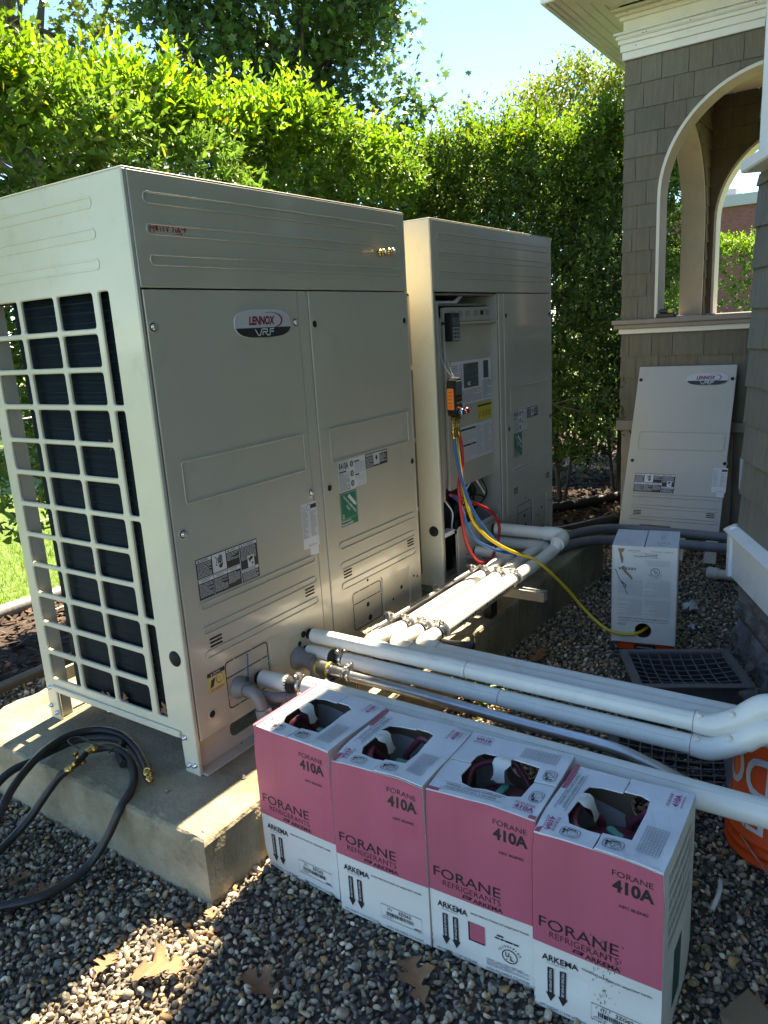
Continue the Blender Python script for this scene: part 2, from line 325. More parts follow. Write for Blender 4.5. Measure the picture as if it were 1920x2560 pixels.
# mulch chips
def chips(n, x0, x1, y0, y1, z):
    p = np.stack([RNG.uniform(x0, x1, n), RNG.uniform(y0, y1, n), z+RNG.uniform(-.004, .02, n)], -1); a = RNG.uniform(0, 6.28, n); l = RNG.uniform(.012, .045, n); wd = RNG.uniform(.004, .012, n)
    u = np.stack([np.cos(a), np.sin(a), RNG.normal(0, .3, n)], -1)*l[:, None]; v = np.stack([-np.sin(a), np.cos(a), RNG.normal(0, .3, n)], -1)*wd[:, None]
    V = np.stack([p-u-v, p+u-v, p+u+v, p-u+v], 1); c = np.array([[.075, .048, .032]])*RNG.uniform(.35, 1.7, (n, 1)); return V, np.repeat(c, 4, 0)
V1, c1 = chips(5200, .1, 6, 1.58, 2.62, -.228); V2, c2 = chips(5200, 3.2, 6.2, -.05, 1.5, -.255)
V = np.concatenate([V1, V2]); arrays_obj('mulch_chips', V, np.arange(len(V)*4).reshape(-1, 4), 'mulch', colors=np.concatenate([c1, c2]), kind='stuff')
# gravel: every stone a small deformed solid
def ico(sub):
    t = (1+5**.5)/2; V = [(-1, t, 0), (1, t, 0), (-1, -t, 0), (1, -t, 0), (0, -1, t), (0, 1, t), (0, -1, -t), (0, 1, -t), (t, 0, -1), (t, 0, 1), (-t, 0, -1), (-t, 0, 1)]
    F = [(0, 11, 5), (0, 5, 1), (0, 1, 7), (0, 7, 10), (0, 10, 11), (1, 5, 9), (5, 11, 4), (11, 10, 2), (10, 7, 6), (7, 1, 8), (3, 9, 4), (3, 4, 2), (3, 2, 6), (3, 6, 8), (3, 8, 9), (4, 9, 5), (2, 4, 11), (6, 2, 10), (8, 6, 7), (9, 8, 1)]
    V = [np.array(v)/np.linalg.norm(v) for v in V]
    for _ in range(sub):
        mid = {}; G = []
        def mp(i, j):
            k = (min(i, j), max(i, j))
            if k not in mid: m = V[i]+V[j]; V.append(m/np.linalg.norm(m)); mid[k] = len(V)-1
            return mid[k]
        for a, b_, c in F: x, y, z = mp(a, b_), mp(b_, c), mp(c, a); G += [(a, x, z), (b_, y, x), (c, z, y), (x, y, z)]
        F = G
    return np.array(V), np.array(F)
def proto(sub):
    V, F = ico(sub); V = V*(1+RNG.normal(0, .06, (len(V), 1)))
    for _ in range(RNG.integers(7, 13)):
        nn = RNG.normal(0, 1, 3); nn /= np.linalg.norm(nn); d = RNG.uniform(.42, .8); e = np.clip(V@nn-d, 0, None); V = V-e[:, None]*nn*.9
    return V*np.array([1, RNG.uniform(.65, .9), RNG.uniform(.42, .7)]), F
def rotmats(n):
    q = RNG.normal(0, 1, (n, 4)); q[:, 1:3] *= .38; q /= np.linalg.norm(q, axis=1)[:, None]; w_, x, y, z = q.T
    return np.stack([1-2*(y*y+z*z), 2*(x*y-z*w_), 2*(x*z+y*w_), 2*(x*y+z*w_), 1-2*(x*x+z*z), 2*(y*z-x*w_), 2*(x*z-y*w_), 2*(y*z+x*w_), 1-2*(x*x+y*y)], -1).reshape(-1, 3, 3)
PCOL = np.array([[.18, .17, .155], [.10, .098, .095], [.26, .235, .20], [.36, .315, .25], [.26, .175, .105], [.065, .064, .062], [.48, .43, .36], [.22, .19, .155], [.15, .115, .085], [.33, .205, .11]]); PW = np.array([.2, .17, .14, .10, .08, .12, .05, .08, .04, .02]); PW /= PW.sum()
def pebbles(P, sub, s0, s1):
    Vs, Fs, Cs = [], [], []; k = 0; which = RNG.integers(0, 14, len(P))
    for i in range(14):
        p = P[which == i]; V, F = proto(sub); n = len(p); R_ = rotmats(n); s = (s0+(s1-s0)*RNG.beta(1.3, 3.4, n))*np.where(RNG.random(n) < .03, 1.45, 1)
        W = np.einsum('nij,vj->nvi', R_, V)*s[:, None, None]+p[:, None, :]
        Vs.append(W.reshape(-1, 3)); Fs.append((F[None]+np.arange(n)[:, None, None]*len(V)).reshape(-1, 3)+k); k += n*len(V)
        c = PCOL[RNG.choice(len(PCOL), n, p=PW)]*RNG.uniform(1.3, 2.25, (n, 1))*np.array([[1.10, 1.0, .86]]); Cs.append(np.repeat(c, len(V), 0))
    return np.concatenate(Vs), np.concatenate(Fs), np.concatenate(Cs)
def scatter(x0, x1, y0, y1, step, lay, dz=.016):
    out = []
    for l in range(lay):
        X, Y = np.meshgrid(np.arange(x0, x1, step), np.arange(y0, y1, step)); X = X.ravel()+RNG.uniform(-.5, .5, X.size)*step; Y = Y.ravel()+RNG.uniform(-.5, .5, Y.size)*step
        z = np.array([gz(x) for x in X])-.016+l*dz*.6+RNG.uniform(-.004, .005, X.size); out.append(np.stack([X, Y, z], -1))
    P = np.concatenate(out); pad = (P[:, 0] > -.19) & (P[:, 0] < 2.99) & (P[:, 1] > -.225) & (P[:, 1] < 1.0)
    ns = (P[:, 0]-2.05)*-.43+(P[:, 1]+1.13)*.9   # inside the house wall
    P = P[~pad & ~((ns < -.02) & (P[:, 0] < 2.1))]
    q = P-np.array(camo.matrix_world.translation); fx = q@np.array(cr); fz = q@np.array(cf); fy = q@np.array(cd)   # leave out stones far outside any nearby view
    return P[(fz > .3) & (np.abs(fx) < fz*.68+.12) & (fy < fz*.86+.12)]
N1 = scatter(-1.0, .95, -1.75, .75, .0168, 1); N1[:, 2] += .010; N1 = N1[~((N1[:, 0] > .3) & (N1[:, 1] > -.2))]
V, F, C_ = pebbles(N1, 1, .0062, .0200); arrays_obj('gravel', V, F, 'pebble', colors=C_, smooth=True, kind='stuff')
N0 = scatter(-1.0, .95, -1.75, .75, .0165, 1); N0 = N0[~((N0[:, 0] > .3) & (N0[:, 1] > -.2))]
V, F, C_ = pebbles(N0, 0, .008, .016); arrays_obj('gravel', V, F, 'pebble', colors=C_*.9, smooth=True, kind='stuff')
N2 = np.concatenate([scatter(.95, 3.9, -1.75, -.2, .0205, 2), scatter(-.6, 1.2, .98, 1.54, .022, 2), scatter(2.97, 3.6, -.22, .9, .026, 2), scatter(-1., -.19, .75, 1.6, .024, 1)])
V, F, C_ = pebbles(N2, 0, .0085, .022); arrays_obj('gravel', V, F, 'pebble', colors=C_, smooth=True, kind='stuff')
# concrete pad
t = thing('concrete_pad', 'long weathered concrete pad under the two tall outdoor units', 'pad', (1.4, .38, -.25))
V, F = [], []; nx, ny = 120, 50; X0, X1, Y0, Y1 = -.205, 3.01, -.235, 1.012
def jit(x, y): return .0035*math.sin(x*37+y*11)+.003*math.sin(x*91-y*53)
b = MB()
xs = np.linspace(X0, X1, nx); ys = np.linspace(Y0, Y1, ny)
ring = [(x, Y0) for x in xs]+[(X1, y) for y in ys[1:]]+[(x, Y1) for x in xs[::-1][1:]]+[(X0, y) for y in ys[::-1][1:-1]]; m = len(ring); cx, cy = (X0+X1)/2, (Y0+Y1)/2
prof = [(-.40, 0), (-.05, .0), (-.016, .0), (-.006, .004), (-.001, .011), (0., .03)]
rv = []
for z, ins in prof:
    for i, (x, y) in enumerate(ring):
        chip = (.006*max(0, math.sin(x*23+y*31)*math.sin(x*61-y*47)) if z > -.02 else 0)+jit(x, y)*.5+RNG.normal(0, .0008)
        k = ins+chip; ux = -1 if abs(x-X1) < 1e-6 else (1 if abs(x-X0) < 1e-6 else 0); uy = 1 if abs(y-Y0) < 1e-6 else (-1 if abs(y-Y1) < 1e-6 else 0)
        rv.append((x+ux*k, y+uy*k, z-(chip*.6 if -.02 < z < -.0005 else 0)))
b.add(rv, [(l*m+i, l*m+(i+1) % m, (l+1)*m+(i+1) % m, (l+1)*m+i) for l in range(len(prof)-1) for i in range(m)]+[tuple(range((len(prof)-1)*m, len(prof)*m))])
obj('slab', b, 'concrete', t)
for i, (x, y) in enumerate([(.06, -.12), (.19, -.13), (-.1, .03)]):
    b = MB(); b.cyl((x, y, 0), (x, y, .012), .004, 6, r2=.003); b.cyl((x, y, .002), (x, y, .006), .008, 8); obj('anchor_bolt', b, 'steel', t)
# timber edging and corrugated drain pipe behind the pad
b = MB(); b.box(-2.5, 3.3, 1.535, 1.60, -.30, -.165, .006); tag(obj('timber_edging', b, 'timber'), 'weathered timber edging board between gravel and mulch behind the pad', 'edging')
b = MB(); b.box(3.24, 3.30, .02, 1.53, -.34, -.20, .006); tag(obj('timber_edging', b, 'timber'), 'short timber edging board in the dark mulch beside the porch', 'edging')
def corrugated(name, pts, r, m, label, cat, pitch=.018):
    P = bez(pts, 40); L = 0; rr = []
    for i, p in enumerate(P):
        if i: L += (p-P[i-1]).length
        rr.append(r*(1+.07*math.sin(L/pitch*2*math.pi)))
    t = MB(); t.tube(P, rr, 12); return tag(obj(name, t, m), label, cat)
corrugated('drain_pipe', [(.1, 2.52, -.19), (.8, 2.55, -.19), (1.5, 2.52, -.19), (2.4, 2.56, -.19)], .045, 'grey_pvc', 'grey corrugated drain pipe lying at the edge of the lawn', 'drain pipe', .03)
b = MB(); b.tube(bez([(2.9, 1.5, -.19), (3.7, 1.1, -.21), (4.4, .55, -.215), (5.2, .15, -.22), (6.0, .1, -.22)], 16), .04, 10); tag(obj('drain_pipe', b, 'rubber'), 'black drain pipe snaking through the dark mulch under the shrubs', 'drain pipe')
b = MB(); b.tube(bez([(3.05, .95, -.17), (3.3, .55, -.19), (3.6, .28, -.21), (4.1, .05, -.22)], 16), .05, 10); tag(obj('drain_pipe', b, 'rubber'), 'black drain pipe curving past the far end of the concrete pad', 'drain pipe')
# ================================================================ outdoor units
W, D, H = 1.295, .765, 1.695
FF = lambda y=0.: Fr((0, y, 0), (1, 0, 0), (0, 0, 1))       # front face, normal -Y
def embossed(fr, x0, x1, z0, z1, r, parent, m='shaded_cream_paint', wd=.0055, h=.0034):
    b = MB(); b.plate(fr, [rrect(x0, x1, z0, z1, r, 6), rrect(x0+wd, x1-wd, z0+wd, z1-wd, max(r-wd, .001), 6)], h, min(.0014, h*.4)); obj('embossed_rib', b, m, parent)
def screw(fr, x, z, parent, filled=True):
    b = MB(); o = fr.p(x, z, 0); b.lathe(o, [(.0165, .0), (.0155, .0018), (.0115, .0006)], 18, fr.n, 0, False)
    b.lathe(o, [(.0115, .0004), (.0, .0004)], 16, fr.n, 1, False)
    if filled: b.lathe(o, [(.0085, .0), (.0085, .0035), (.0062, .0038), (.0058, .008), (.004, .0092), (.0, .0094)], 12, fr.n, 2, False)
    obj('screw', b, ['shaded_cream_paint', 'slot_black', 'steel'], parent)
def vents(fr, x0, z0, parent, n=4, l=.05):
    for i in range(n-1):
        b = MB(); z = z0-.0115*i; b.plate(fr, [rrect(x0, x0+l, z-.0028, z+.0028, .0027, 3)], .0012); obj('vent_slot', b, 'slot_black', parent)
def hand_icon(b, fr, x, y, s, d, mi):
    for i, (dx, h0) in enumerate(((-.30, .62), (-.10, .85), (.10, .92), (.30, .78))): b.rect(fr, x+(dx-.07)*s, x+(dx+.07)*s, y, y+h0*s, d, mi)
    b.poly(fr, [(x-.38*s, y+.05*s), (x-.32*s, y-.35*s), (x-.18*s, y-.8*s), (x+.22*s, y-.8*s), (x+.40*s, y-.3*s), (x+.40*s, y+.05*s)], d, mi)
    b.stroke(fr, [(x-.9*s, y+.85*s), (x-.5*s, y+.45*s), (x-.62*s, y+.1*s), (x-.75*s, y-.25*s), (x-.5*s, y-.4*s)], .1*s, d, mi)
    b.poly(fr, [(x-.4*s, y-.32*s), (x-.1*s, y-.05*s), (x-.05*s, y-.2*s), (x+.3*s, y+.02*s), (x+.42*s, y-.0*s), (x+.1*s, y-.28*s), (x+.05*s, y-.14*s), (x-.2*s, y-.4*s)], d+.0003, PI_['lab_white'])
def warning_label(fr, x0, x1, z0, z1, parent):
    rnd = random.Random(3); b = MB(); k, wt = PI_['ink_black'], PI_['lab_white']; d = .0006; sx = (x1-x0)/.253; sz = (z1-z0)/.124
    X = lambda a: x0+a*sx; Z = lambda c: z0+c*sz
    b.rect(fr, X(0), X(.253), Z(0), Z(.124), d, k); d += .0004
    def head(a0, a1, c, t, tri): 
        b.rect(fr, X(a0), X(a1), Z(c), Z(c+.010), d, wt); b.text(fr, t, X(a0+(.014 if tri else .01)), Z(c+.0022), (a1-a0-.024)*sx, .0058*sz, d+.0004, k, .008, .15)
        if tri: b.poly(fr, [(X(a0+.004), Z(c+.002)), (X(a0+.012), Z(c+.002)), (X(a0+.008), Z(c+.009))], d+.0004, k)
    head(.003, .060, .111, 'AVERTISSEMENT', 1); b.greek(fr, X(.004), X(.058), Z(.066), Z(.109), 11, d, wt, .36, rnd=rnd)
    b.rect(fr, X(.063), X(.118), Z(.066), Z(.121), d, wt); hand_icon(b, fr, X(.094), Z(.094), .024*sx, d+.0004, k)
    head(.121, .172, .111, 'WARNING', 1); b.greek(fr, X(.122), X(.170), Z(.085), Z(.109), 6, d, wt, .36, rnd=rnd)
    b.rect(fr, X(0), X(.174), Z(.0615), Z(.0635), d, wt); b.rect(fr, X(.1735), X(.1755), Z(0), Z(.124), d, wt)
    head(.003, .060, .050, 'NOTICE', 0); b.greek(fr, X(.004), X(.058), Z(.006), Z(.047), 11, d, wt, .36, rnd=rnd); b.rect(fr, X(.0605), X(.0615), Z(0), Z(.062), d, wt)
    head(.063, .117, .050, 'INSTALLATION', 0); b.greek(fr, X(.064), X(.116), Z(.006), Z(.047), 11, d, wt, .36, rnd=rnd)
    head(.119, .172, .050, 'INSTALLATION', 0); b.greek(fr, X(.120), X(.168), Z(.014), Z(.047), 9, d, wt, .36, rnd=rnd)
    head(.178, .250, .111, 'AVERTISSEMENT', 1); b.greek(fr, X(.180), X(.245), Z(.068), Z(.109), 10, d, wt, .36, rnd=rnd)
    b.rect(fr, X(.206), X(.235), Z(.041), Z(.078), d, wt); b.poly(fr, [(X(.209), Z(.074)), (X(.214), Z(.069)), (X(.220), Z(.075)), (X(.231), Z(.073)), (X(.226), Z(.064)), (X(.218), Z(.062)), (X(.215), Z(.055)), (X(.211), Z(.064))], d+.0004, k)
    b.poly(fr, [(X(.226+.007*(1 if i % 2 else .35)*math.cos(i*.63)), Z(.052+.007*(1 if i % 2 else .35)*math.sin(i*.63))) for i in range(10)], d+.0004, k)
    head(.178, .250, .030, 'WARNING', 1); b.greek(fr, X(.180), X(.248), Z(.003), Z(.028), 6, d, wt, .36, rnd=rnd)
    prnt('warning_label', b, parent)
def spec_label(fr, x0, x1, z0, z1, parent):
    rnd = random.Random(5); b = MB(); b.rect(fr, x0, x1, z0, z1, .0006, 0); d = .001; k = 1; w_ = x1-x0; h = z1-z0
    b.rect(fr, x0+.6*w_, x1-.03*w_, z1-.14*h, z1-.05*h, d, k); b.ring(fr, circ(x0+.47*w_, z1-.1*h, .012, 14), .0016, d, k); b.greek(fr, x0+.03*w_, x0+.3*w_, z1-.2*h, z1-.05*h, 5, d, 2, .4, rnd=rnd)
    for i in range(17):
        z = z1-h*(.22+.034*i); b.rect(fr, x0+.02*w_, x1-.02*w_, z, z+.0006, d, 2); b.greek(fr, x0+.05*w_, x0+.38*w_, z+.001, z+.004, 1, d, 2, .8, rnd=rnd); b.greek(fr, x0+.55*w_, x0+.9*w_, z+.001, z+.004, 1, d, 2, .8, rnd=rnd)
    b.greek(fr, x0+.3*w_, x0+.9*w_, z0+.03*h, z0+.08*h, 2, d, 2, .5, rnd=rnd); b.rect(fr, x0+.38*w_, x1-.08*w_, z0-.03, z0, .0005, 0)
    prnt('rating_label', b, parent)
def caution_label(fr, x0, x1, z0, z1, parent):
    b = MB(); w_ = x1-x0; h = z1-z0; b.rect(fr, x0, x1, z0, z1, .0006, PI_['lab_cream']); b.rect(fr, x0, x1, z1-.2*h, z1, .001, 1); b.text(fr, 'CAUTION', x0+.33*w_, z1-.15*h, .4*w_, .1*h, .0014, 0, .01, .1)
    b.poly(fr, [(x0+.2*w_, z1-.15*h), (x0+.28*w_, z1-.15*h), (x0+.24*w_, z1-.05*h)], .0014, 0)
    b.ring(fr, circ(x0+.68*w_, z0+.55*h, .016, 16), .0015, .001, 1); b.poly(fr, [(x0+.1*w_, z0+.25*h), (x0+.3*w_, z0+.3*h), (x0+.44*w_, z0+.7*h), (x0+.2*w_, z0+.62*h)], .001, 1); b.ring(fr, circ(x0+.6*w_, z0+.5*h, .009, 12), .001, .0012, 1)
    b.greek(fr, x0+.1*w_, x0+.92*w_, z0+.06*h, z0+.2*h, 2, .001, 1, .4, rnd=random.Random(1)); b.ring(fr, [(x0+.05*w_, z0+.03*h), (x1-.05*w_, z0+.03*h), (x1-.05*w_, z1-.22*h), (x0+.05*w_, z1-.22*h)], .0007, .001, 1)
    prnt('caution_label', b, parent)
def r410_label(fr, x, z, parent):
    rnd = random.Random(9); b = MB(); d = .001; k = 1; b.rect(fr, x, x+.168, z-.108, z, .0006, 0); b.rect(fr, x, x+.098, z-.113, z-.1075, .0006, 0)
    b.ring(fr, [(x+.002, z-.034), (x+.066, z-.034), (x+.066, z-.002), (x+.002, z-.002)], .0007, d, k); b.text(fr, 'R410A', x+.006, z-.031, .056, .026, d, k, .035)
    b.rect(fr, x+.003, x+.048, z-.042, z-.037, d, k); b.greek(fr, x+.003, x+.066, z-.110, z-.044, 17, d, k, .34, rnd=rnd)
    for i in range(3): b.poly(fr, [(x+.082+.011*math.cos(a), z-.018-.036*i+.013*math.sin(a)) for a in (1.2, 2.4, 3.3, 4.3, 5.5, 6.5)], d, PI_['ink_charcoal']); b.poly(fr, [(x+.083+.006*math.cos(a), z-.018-.036*i+.008*math.sin(a)) for a in (1.0, 2.2, 3.3, 4.3, 5.5)], d+.0004, 2)
    b.rect(fr, x+.098, x+.13, z-.016, z-.011, d, k); b.greek(fr, x+.1, x+.163, z-.058, z-.017, 15, d, 2, .4, rnd=rnd); b.rect(fr, x+.1, x+.126, z-.066, z-.061, d, k); b.greek(fr, x+.1, x+.163, z-.082, z-.068, 5, d, 2, .4, rnd=rnd)
    for q in (.118, .142): b.ring(fr, [(x+q, z-.102), (x+q+.014, z-.102), (x+q+.016, z-.084), (x+q, z-.086)], .0014, d, PI_['ink_charcoal'])
    prnt('refrigerant_label', b, parent)
    b = MB(); X = x+.170; b.rect(fr, X, X+.146, z-.054, z, .0006, 1); b.rect(fr, X+.052, X+.092, z-.048, z-.003, d, 0)
    b.rect(fr, X+.004, X+.050, z-.010, z-.003, d, 0); b.rect(fr, X+.094, X+.142, z-.010, z-.003, d, 0); b.text(fr, 'WARNING', X+.106, z-.009, .03, .005, d+.0004, k, .01); b.text(fr, 'AVERTISSEMENT', X+.007, z-.009, .038, .005, d+.0004, k, .01)
    b.greek(fr, X+.004, X+.05, z-.052, z-.013, 9, d, 0, .36, rnd=rnd); b.greek(fr, X+.095, X+.140, z-.045, z-.013, 7, d, 0, .36, rnd=rnd)
    b.poly(fr, [(X+.072+(.013 if i % 2 else .005)*math.cos(i*.349), z-.022+(.017 if i % 2 else .006)*math.sin(i*.349)) for i in range(18)], d+.0004, k); b.greek(fr, X+.054, X+.09, z-.047, z-.036, 4, d+.0004, 2, .4, rnd=rnd)
    prnt('warning_label', b, parent)
    b = MB(); gx, gz_ = x-.001, z-.240; b.rect(fr, gx, gx+.102, gz_, gz_+.126, .0006, PI_['lab_green']); b.ring(fr, [(gx+.004, gz_+.026), (gx+.098, gz_+.026), (gx+.098, gz_+.121), (gx+.004, gz_+.121)], .0012, d, 0)
    f2 = Fr(fr.p(gx+.052, gz_+.072), fr.u-fr.v, fr.u+fr.v)
    b.rect(f2, -.028, .024, .020, .033, d, 0); b.rect(f2, .024, .033, .0225, .0305, d, 0); b.text(f2, 'NON-FLAMMABLE', -.050, .002, .100, .0095, d, 0, .02); b.text(f2, 'GAS', -.014, -.014, .028, .010, d, 0, .02)
    b.text(fr, '2', gx+.010, gz_+.031, .009, .014, d, 0, .02); b.text(fr, 'Refrigerating', gx+.004, gz_+.014, .055, .009, d, 0, .02); b.text(fr, 'Machine UN2857', gx+.004, gz_+.003, .068, .008, d, 0, .02)
    prnt('gas_label', b, parent)
def badge(fr, cx, cz, parent, w_=.252, h=.085):
    def sup(s, y0=-9, y1=9):
        P = []
        for i in range(48):
            t = 2*math.pi*i/48; x = math.copysign(abs(math.cos(t))**.62, math.cos(t))*w_/2*s; y = math.copysign(abs(math.sin(t))**.72, math.sin(t))*h/2*s; P.append((cx+x, cz+min(max(y, y0), y1)))
        return P
    b = MB(); b.plate(fr, [sup(1)], .004, .0012, 0, PI_['badge_silver']); d = .0045; yb = -.012
    lower = [(cx+x-cx, min(y, cz+yb)) for x, y in sup(.975)]; b.poly(fr, [p for p in lower], d, PI_['ink_charcoal'])
    mr = PI_['ink_maroon']; b.text(fr, 'LENNOX', cx-.066, cz-.004, .116, .026, d, mr, .045, .22)
    P = []
    for i in range(25):
        t = math.radians(112-224*i/24); P.append((cx+.028+.055*math.cos(t), cz+.0095+.0235*math.sin(t), .0008+.0058*math.cos(t)**2 if math.cos(t) > 0 else .0008))
    for p, q in zip(P, P[1:]): b.line(fr, p[:2], q[:2], max(.0012, (p[2]+q[2])/2), d, mr)
    for px_, pts in ((0, [(-.042, -.0165), (-.030, -.0345), (-.022, -.0345), (-.013, -.0165), (.012, -.0165), (.012, -.0245), (-.009, -.0245), (-.010, -.0345)]), (0, [(.000, -.0245), (.010, -.0345), (.022, -.0345), (.024, -.0165), (.042, -.0165)]), (0, [(.022, -.0245), (.040, -.0245)])):
        b.stroke(fr, [(cx+x, cz+y) for x, y in pts], .0036, d+.0004, PI_['lab_white'])
    prnt('badge', b, parent)
def panel_outline():
    return [(.019, .108), (.146, .108), (.146, .30), (.155, .312), (.335, .312), (.345, .30), (.345, .10), (.436, .10), (.436, .262), (.446, .272), (.547, .272), (.557, .262), (.557, .10), (.627, .10), (.627, 1.403), (.019, 1.403)]
def left_panel(parent, fr, screws, name='front_panel'):
    """removable service panel with its ribs, screws and labels; parts hang under parent (or under the sheet itself)"""
    b = MB(); b.plate(fr, [panel_outline()], .022, .002, -.022); sh = obj(name, b, 'shaded_cream_paint', parent); q = sh if screws == 'sub' else parent
    embossed(fr, .072, .602, .820, .945, .012, q)
    for z1 in (.524, .448, .372): embossed(fr, .076, .608, z1-.027, z1, .0134, q)
    for (x, z) in ((.038, 1.308), (.607, 1.306), (.050, .741), (.616, .741)): screw(fr, x, z, q, screws == 'sub')
    screw(fr, .075, .172, q, False)
    vents(fr, .098, .403, q); vents(fr, .540, .413, q)
    badge(fr, .457, 1.306, q); warning_label(fr, .080, .333, .531, .655, q); spec_label(fr, .555, .638, .552, .710, q); caution_label(fr, .071, .142, .236, .302, q)
    return sh
def knock_plate(root, fr, x0, x1, z0, z1, rd=.0):
    b = MB(); b.plate(fr, [rrect(x0, x1, z0, z1, .008)], .004, .001, -.004); p = obj('knockout_plate', b, 'shaded_cream_paint', root); return p
def slots(fr, polys, parent, wd=.0038, gap=5):
    """dashed punched slots round a knockout"""
    b = MB(); c = 0
    for P in polys:
        L = [0]
        for p, q in zip(P, P[1:]): L.append(L[-1]+math.hypot(q[0]-p[0], q[1]-p[1]))
        for (p, q), l in zip(zip(P, P[1:]), L):
            if (l % .075) < .004 and l > .01: continue
            b.line(fr, p, q, wd, .0007, 0)
    obj('punched_slot', b, 'slot_black', parent)
def dens(P, step=.006, close=False):
    out = []; P = list(P)+([P[0]] if close else [])
    for p, q in zip(P, P[1:]):
        n = max(1, int(math.hypot(q[0]-p[0], q[1]-p[1])/step)); out += [(p[0]+(q[0]-p[0])*i/n, p[1]+(q[1]-p[1])*i/n) for i in range(n)]
    return out+[P[-1]]
ZR = [(1.408, 1.315), (1.300, 1.212), (1.197, 1.107), (1.091, 1.001), (.987, .898), (.882, .792), (.777, .688), (.673, .584), (.569, .479), (.462, .375), (.357, .271), (.253, .163)]
def build_unit(label, opened):
    R = thing('condensing_unit', label, 'outdoor unit', (0, 0, 0), 'tall cream outdoor units on the pad')
    # left side: frame and guard grille in one pressing; frame runs along -Y so its normal faces -X
    fs = Fr((0, D, 0), (0, -1, 0), (0, 0, 1)); Y = lambda y: D-y
    out = [(Y(D), 0), (Y(.707), 0), (Y(.705), .112), (Y(.066), .110), (Y(.063), 0), (Y(.002), 0), (Y(.002), 1.693), (Y(D), 1.693)]
    holes = []
    for z1, z0 in ZR:
        for ya, yb in ((.187, .350), (.367, .533), (.551, .716)): holes.append(rrect(Y(yb), Y(ya), z0, z1, .010, 3))
    for k in range(4): holes.append(rrect(Y(.161), Y(.116), ZR[3*k+2][1], ZR[3*k][0], .008, 3))
    b = MB(); b.plate(fs, [out]+holes, .012, .003, -.012); side = obj('side_panel', b, 'cream_paint', R)
    for z1 in (1.645, 1.569, 1.493): embossed(fs, Y(.70), Y(.132), z1-.030, z1, .0148, side, 'cream_paint', h=.0016)
    b = MB(); b.plate(fs, [rrect(Y(.72), Y(.06), .116, .137, .006, 3)], .010, .003, 0); obj('bottom_rail', b, 'cream_paint', side)
    for y, z in ((.045, .12), (.04, .03), (.015, .035), (.74, .12), (.75, .05), (.72, .03), (.40, .118)):
        b = MB(); b.lathe(fs.p(Y(y), z, .0), [(.009, 0), (.009, .003), (.0065, .0035), (.006, .011), (.0, .012)], 6, fs.n); obj('bolt', b, 'steel', side)
    b = MB(); b.lathe(fs.p(Y(.043), .374, 0), [(.024, .0), (.024, .002), (.0, .003)], 24, fs.n, 0, False); obj('rubber_plug', b, 'slot_black', side)
    b = MB(); b.box(.012, .055, .716, .722, .112, 1.41); b.box(.012, .06, .722, D, 0, .11, .003); obj('corner_post', b, 'shaded_cream_paint', side)
    # back, right side, top
    b = MB()
    for x0, x1 in ((.013, .06), (W-.06, W-.002), (W/2-.03, W/2+.03)): b.box(x0, x1, D-.012, D-.001, .0 if x0 != W/2-.03 else .112, 1.41)
    for z in (1.05, .70, .38): b.tube([(.04, D-.006, z), (W-.04, D-.006, z)], .0025, 6)
    b.box(.013, W-.002, D-.012, D-.001, 1.41, 1.69); b.box(.013, W-.002, D-.012, D-.001, .112, .16); obj('rear_frame', b, 'cream_paint', R)
    b = MB(); b.box(W-.012, W, .002, D, .11, 1.693, .003); b.box(W-.012, W, .002, .066, .0, .112, .002); b.box(W-.012, W, .705, D, .0, .112, .002); obj('side_panel', b, 'cream_paint', R)
    b = MB(); b.plate(Fr((0, 0, 1.693), (1, 0, 0), (0, 1, 0)), [rrect(.001, W-.001, .001, D, .006, 3), circ(.33, .38, .27, 40), circ(.965, .38, .27, 40)], .004, .001, 0); tp = obj('top_panel', b, 'cream_paint', R)
    for cx in (.33, .965):
        b = MB(); b.lathe((cx, .38, 1.45), [(.268, 0), (.268, .24)], 36, (0, 0, 1), 0, False)
        for r in (.04, .08, .12, .16, .20, .24): b.tube([(cx+r*math.cos(a*math.pi/18), .38+r*math.sin(a*math.pi/18), 1.696) for a in range(37)], .002, 5)
        for a in range(8): b.tube([(cx, .38, 1.698), (cx+.268*math.cos(a*.785), .38+.268*math.sin(a*.785), 1.698)], .0025, 5)
        b.lathe((cx, .38, 1.48), [(.06, 0), (.06, .1), (.0, .12)], 20)
        for a in range(3):
            t = a*2.094; b.add([(cx+.06*math.cos(t), .38+.06*math.sin(t), 1.5), (cx+.25*math.cos(t-.3), .38+.25*math.sin(t-.3), 1.49), (cx+.25*math.cos(t+.5), .38+.25*math.sin(t+.5), 1.58), (cx+.06*math.cos(t+.8), .38+.06*math.sin(t+.8), 1.57)], [(0, 1, 2, 3)])
        obj('fan', b, 'black_plastic', tp)
    # finned coil wrapping the left side and back, with a rounded corner
    path = [(.045, .09), (.045, .585)]+[(.145-.10*math.cos(a), .585+.10*math.sin(a)) for a in np.linspace(.15, 1.5, 9)]+[(.16, .686), (W-.1, .686)]
    b = MB(); n = len(path); V = []
    for i, (x, y) in enumerate(path):
        p0 = path[max(i-1, 0)]; p1 = path[min(i+1, n-1)]; tx, ty = p1[0]-p0[0], p1[1]-p0[1]; l = math.hypot(tx, ty); nx_, ny_ = -ty/l*.018, tx/l*.018
        V += [(x+nx_, y+ny_, .13), (x+nx_, y+ny_, 1.43), (x-nx_, y-ny_, .13), (x-nx_, y-ny_, 1.43)]
    F = []
    for i in range(n-1): k = 4*i; F += [(k, k+4, k+5, k+1), (k+2, k+3, k+7, k+6), (k+1, k+5, k+7, k+3)]
    F += [(0, 1, 3, 2), (4*n-4, 4*n-2, 4*n-1, 4*n-3)]
    b.add(V, F, 0, True); coil = obj('finned_coil', b, 'fin_coil', R)
    b = MB()
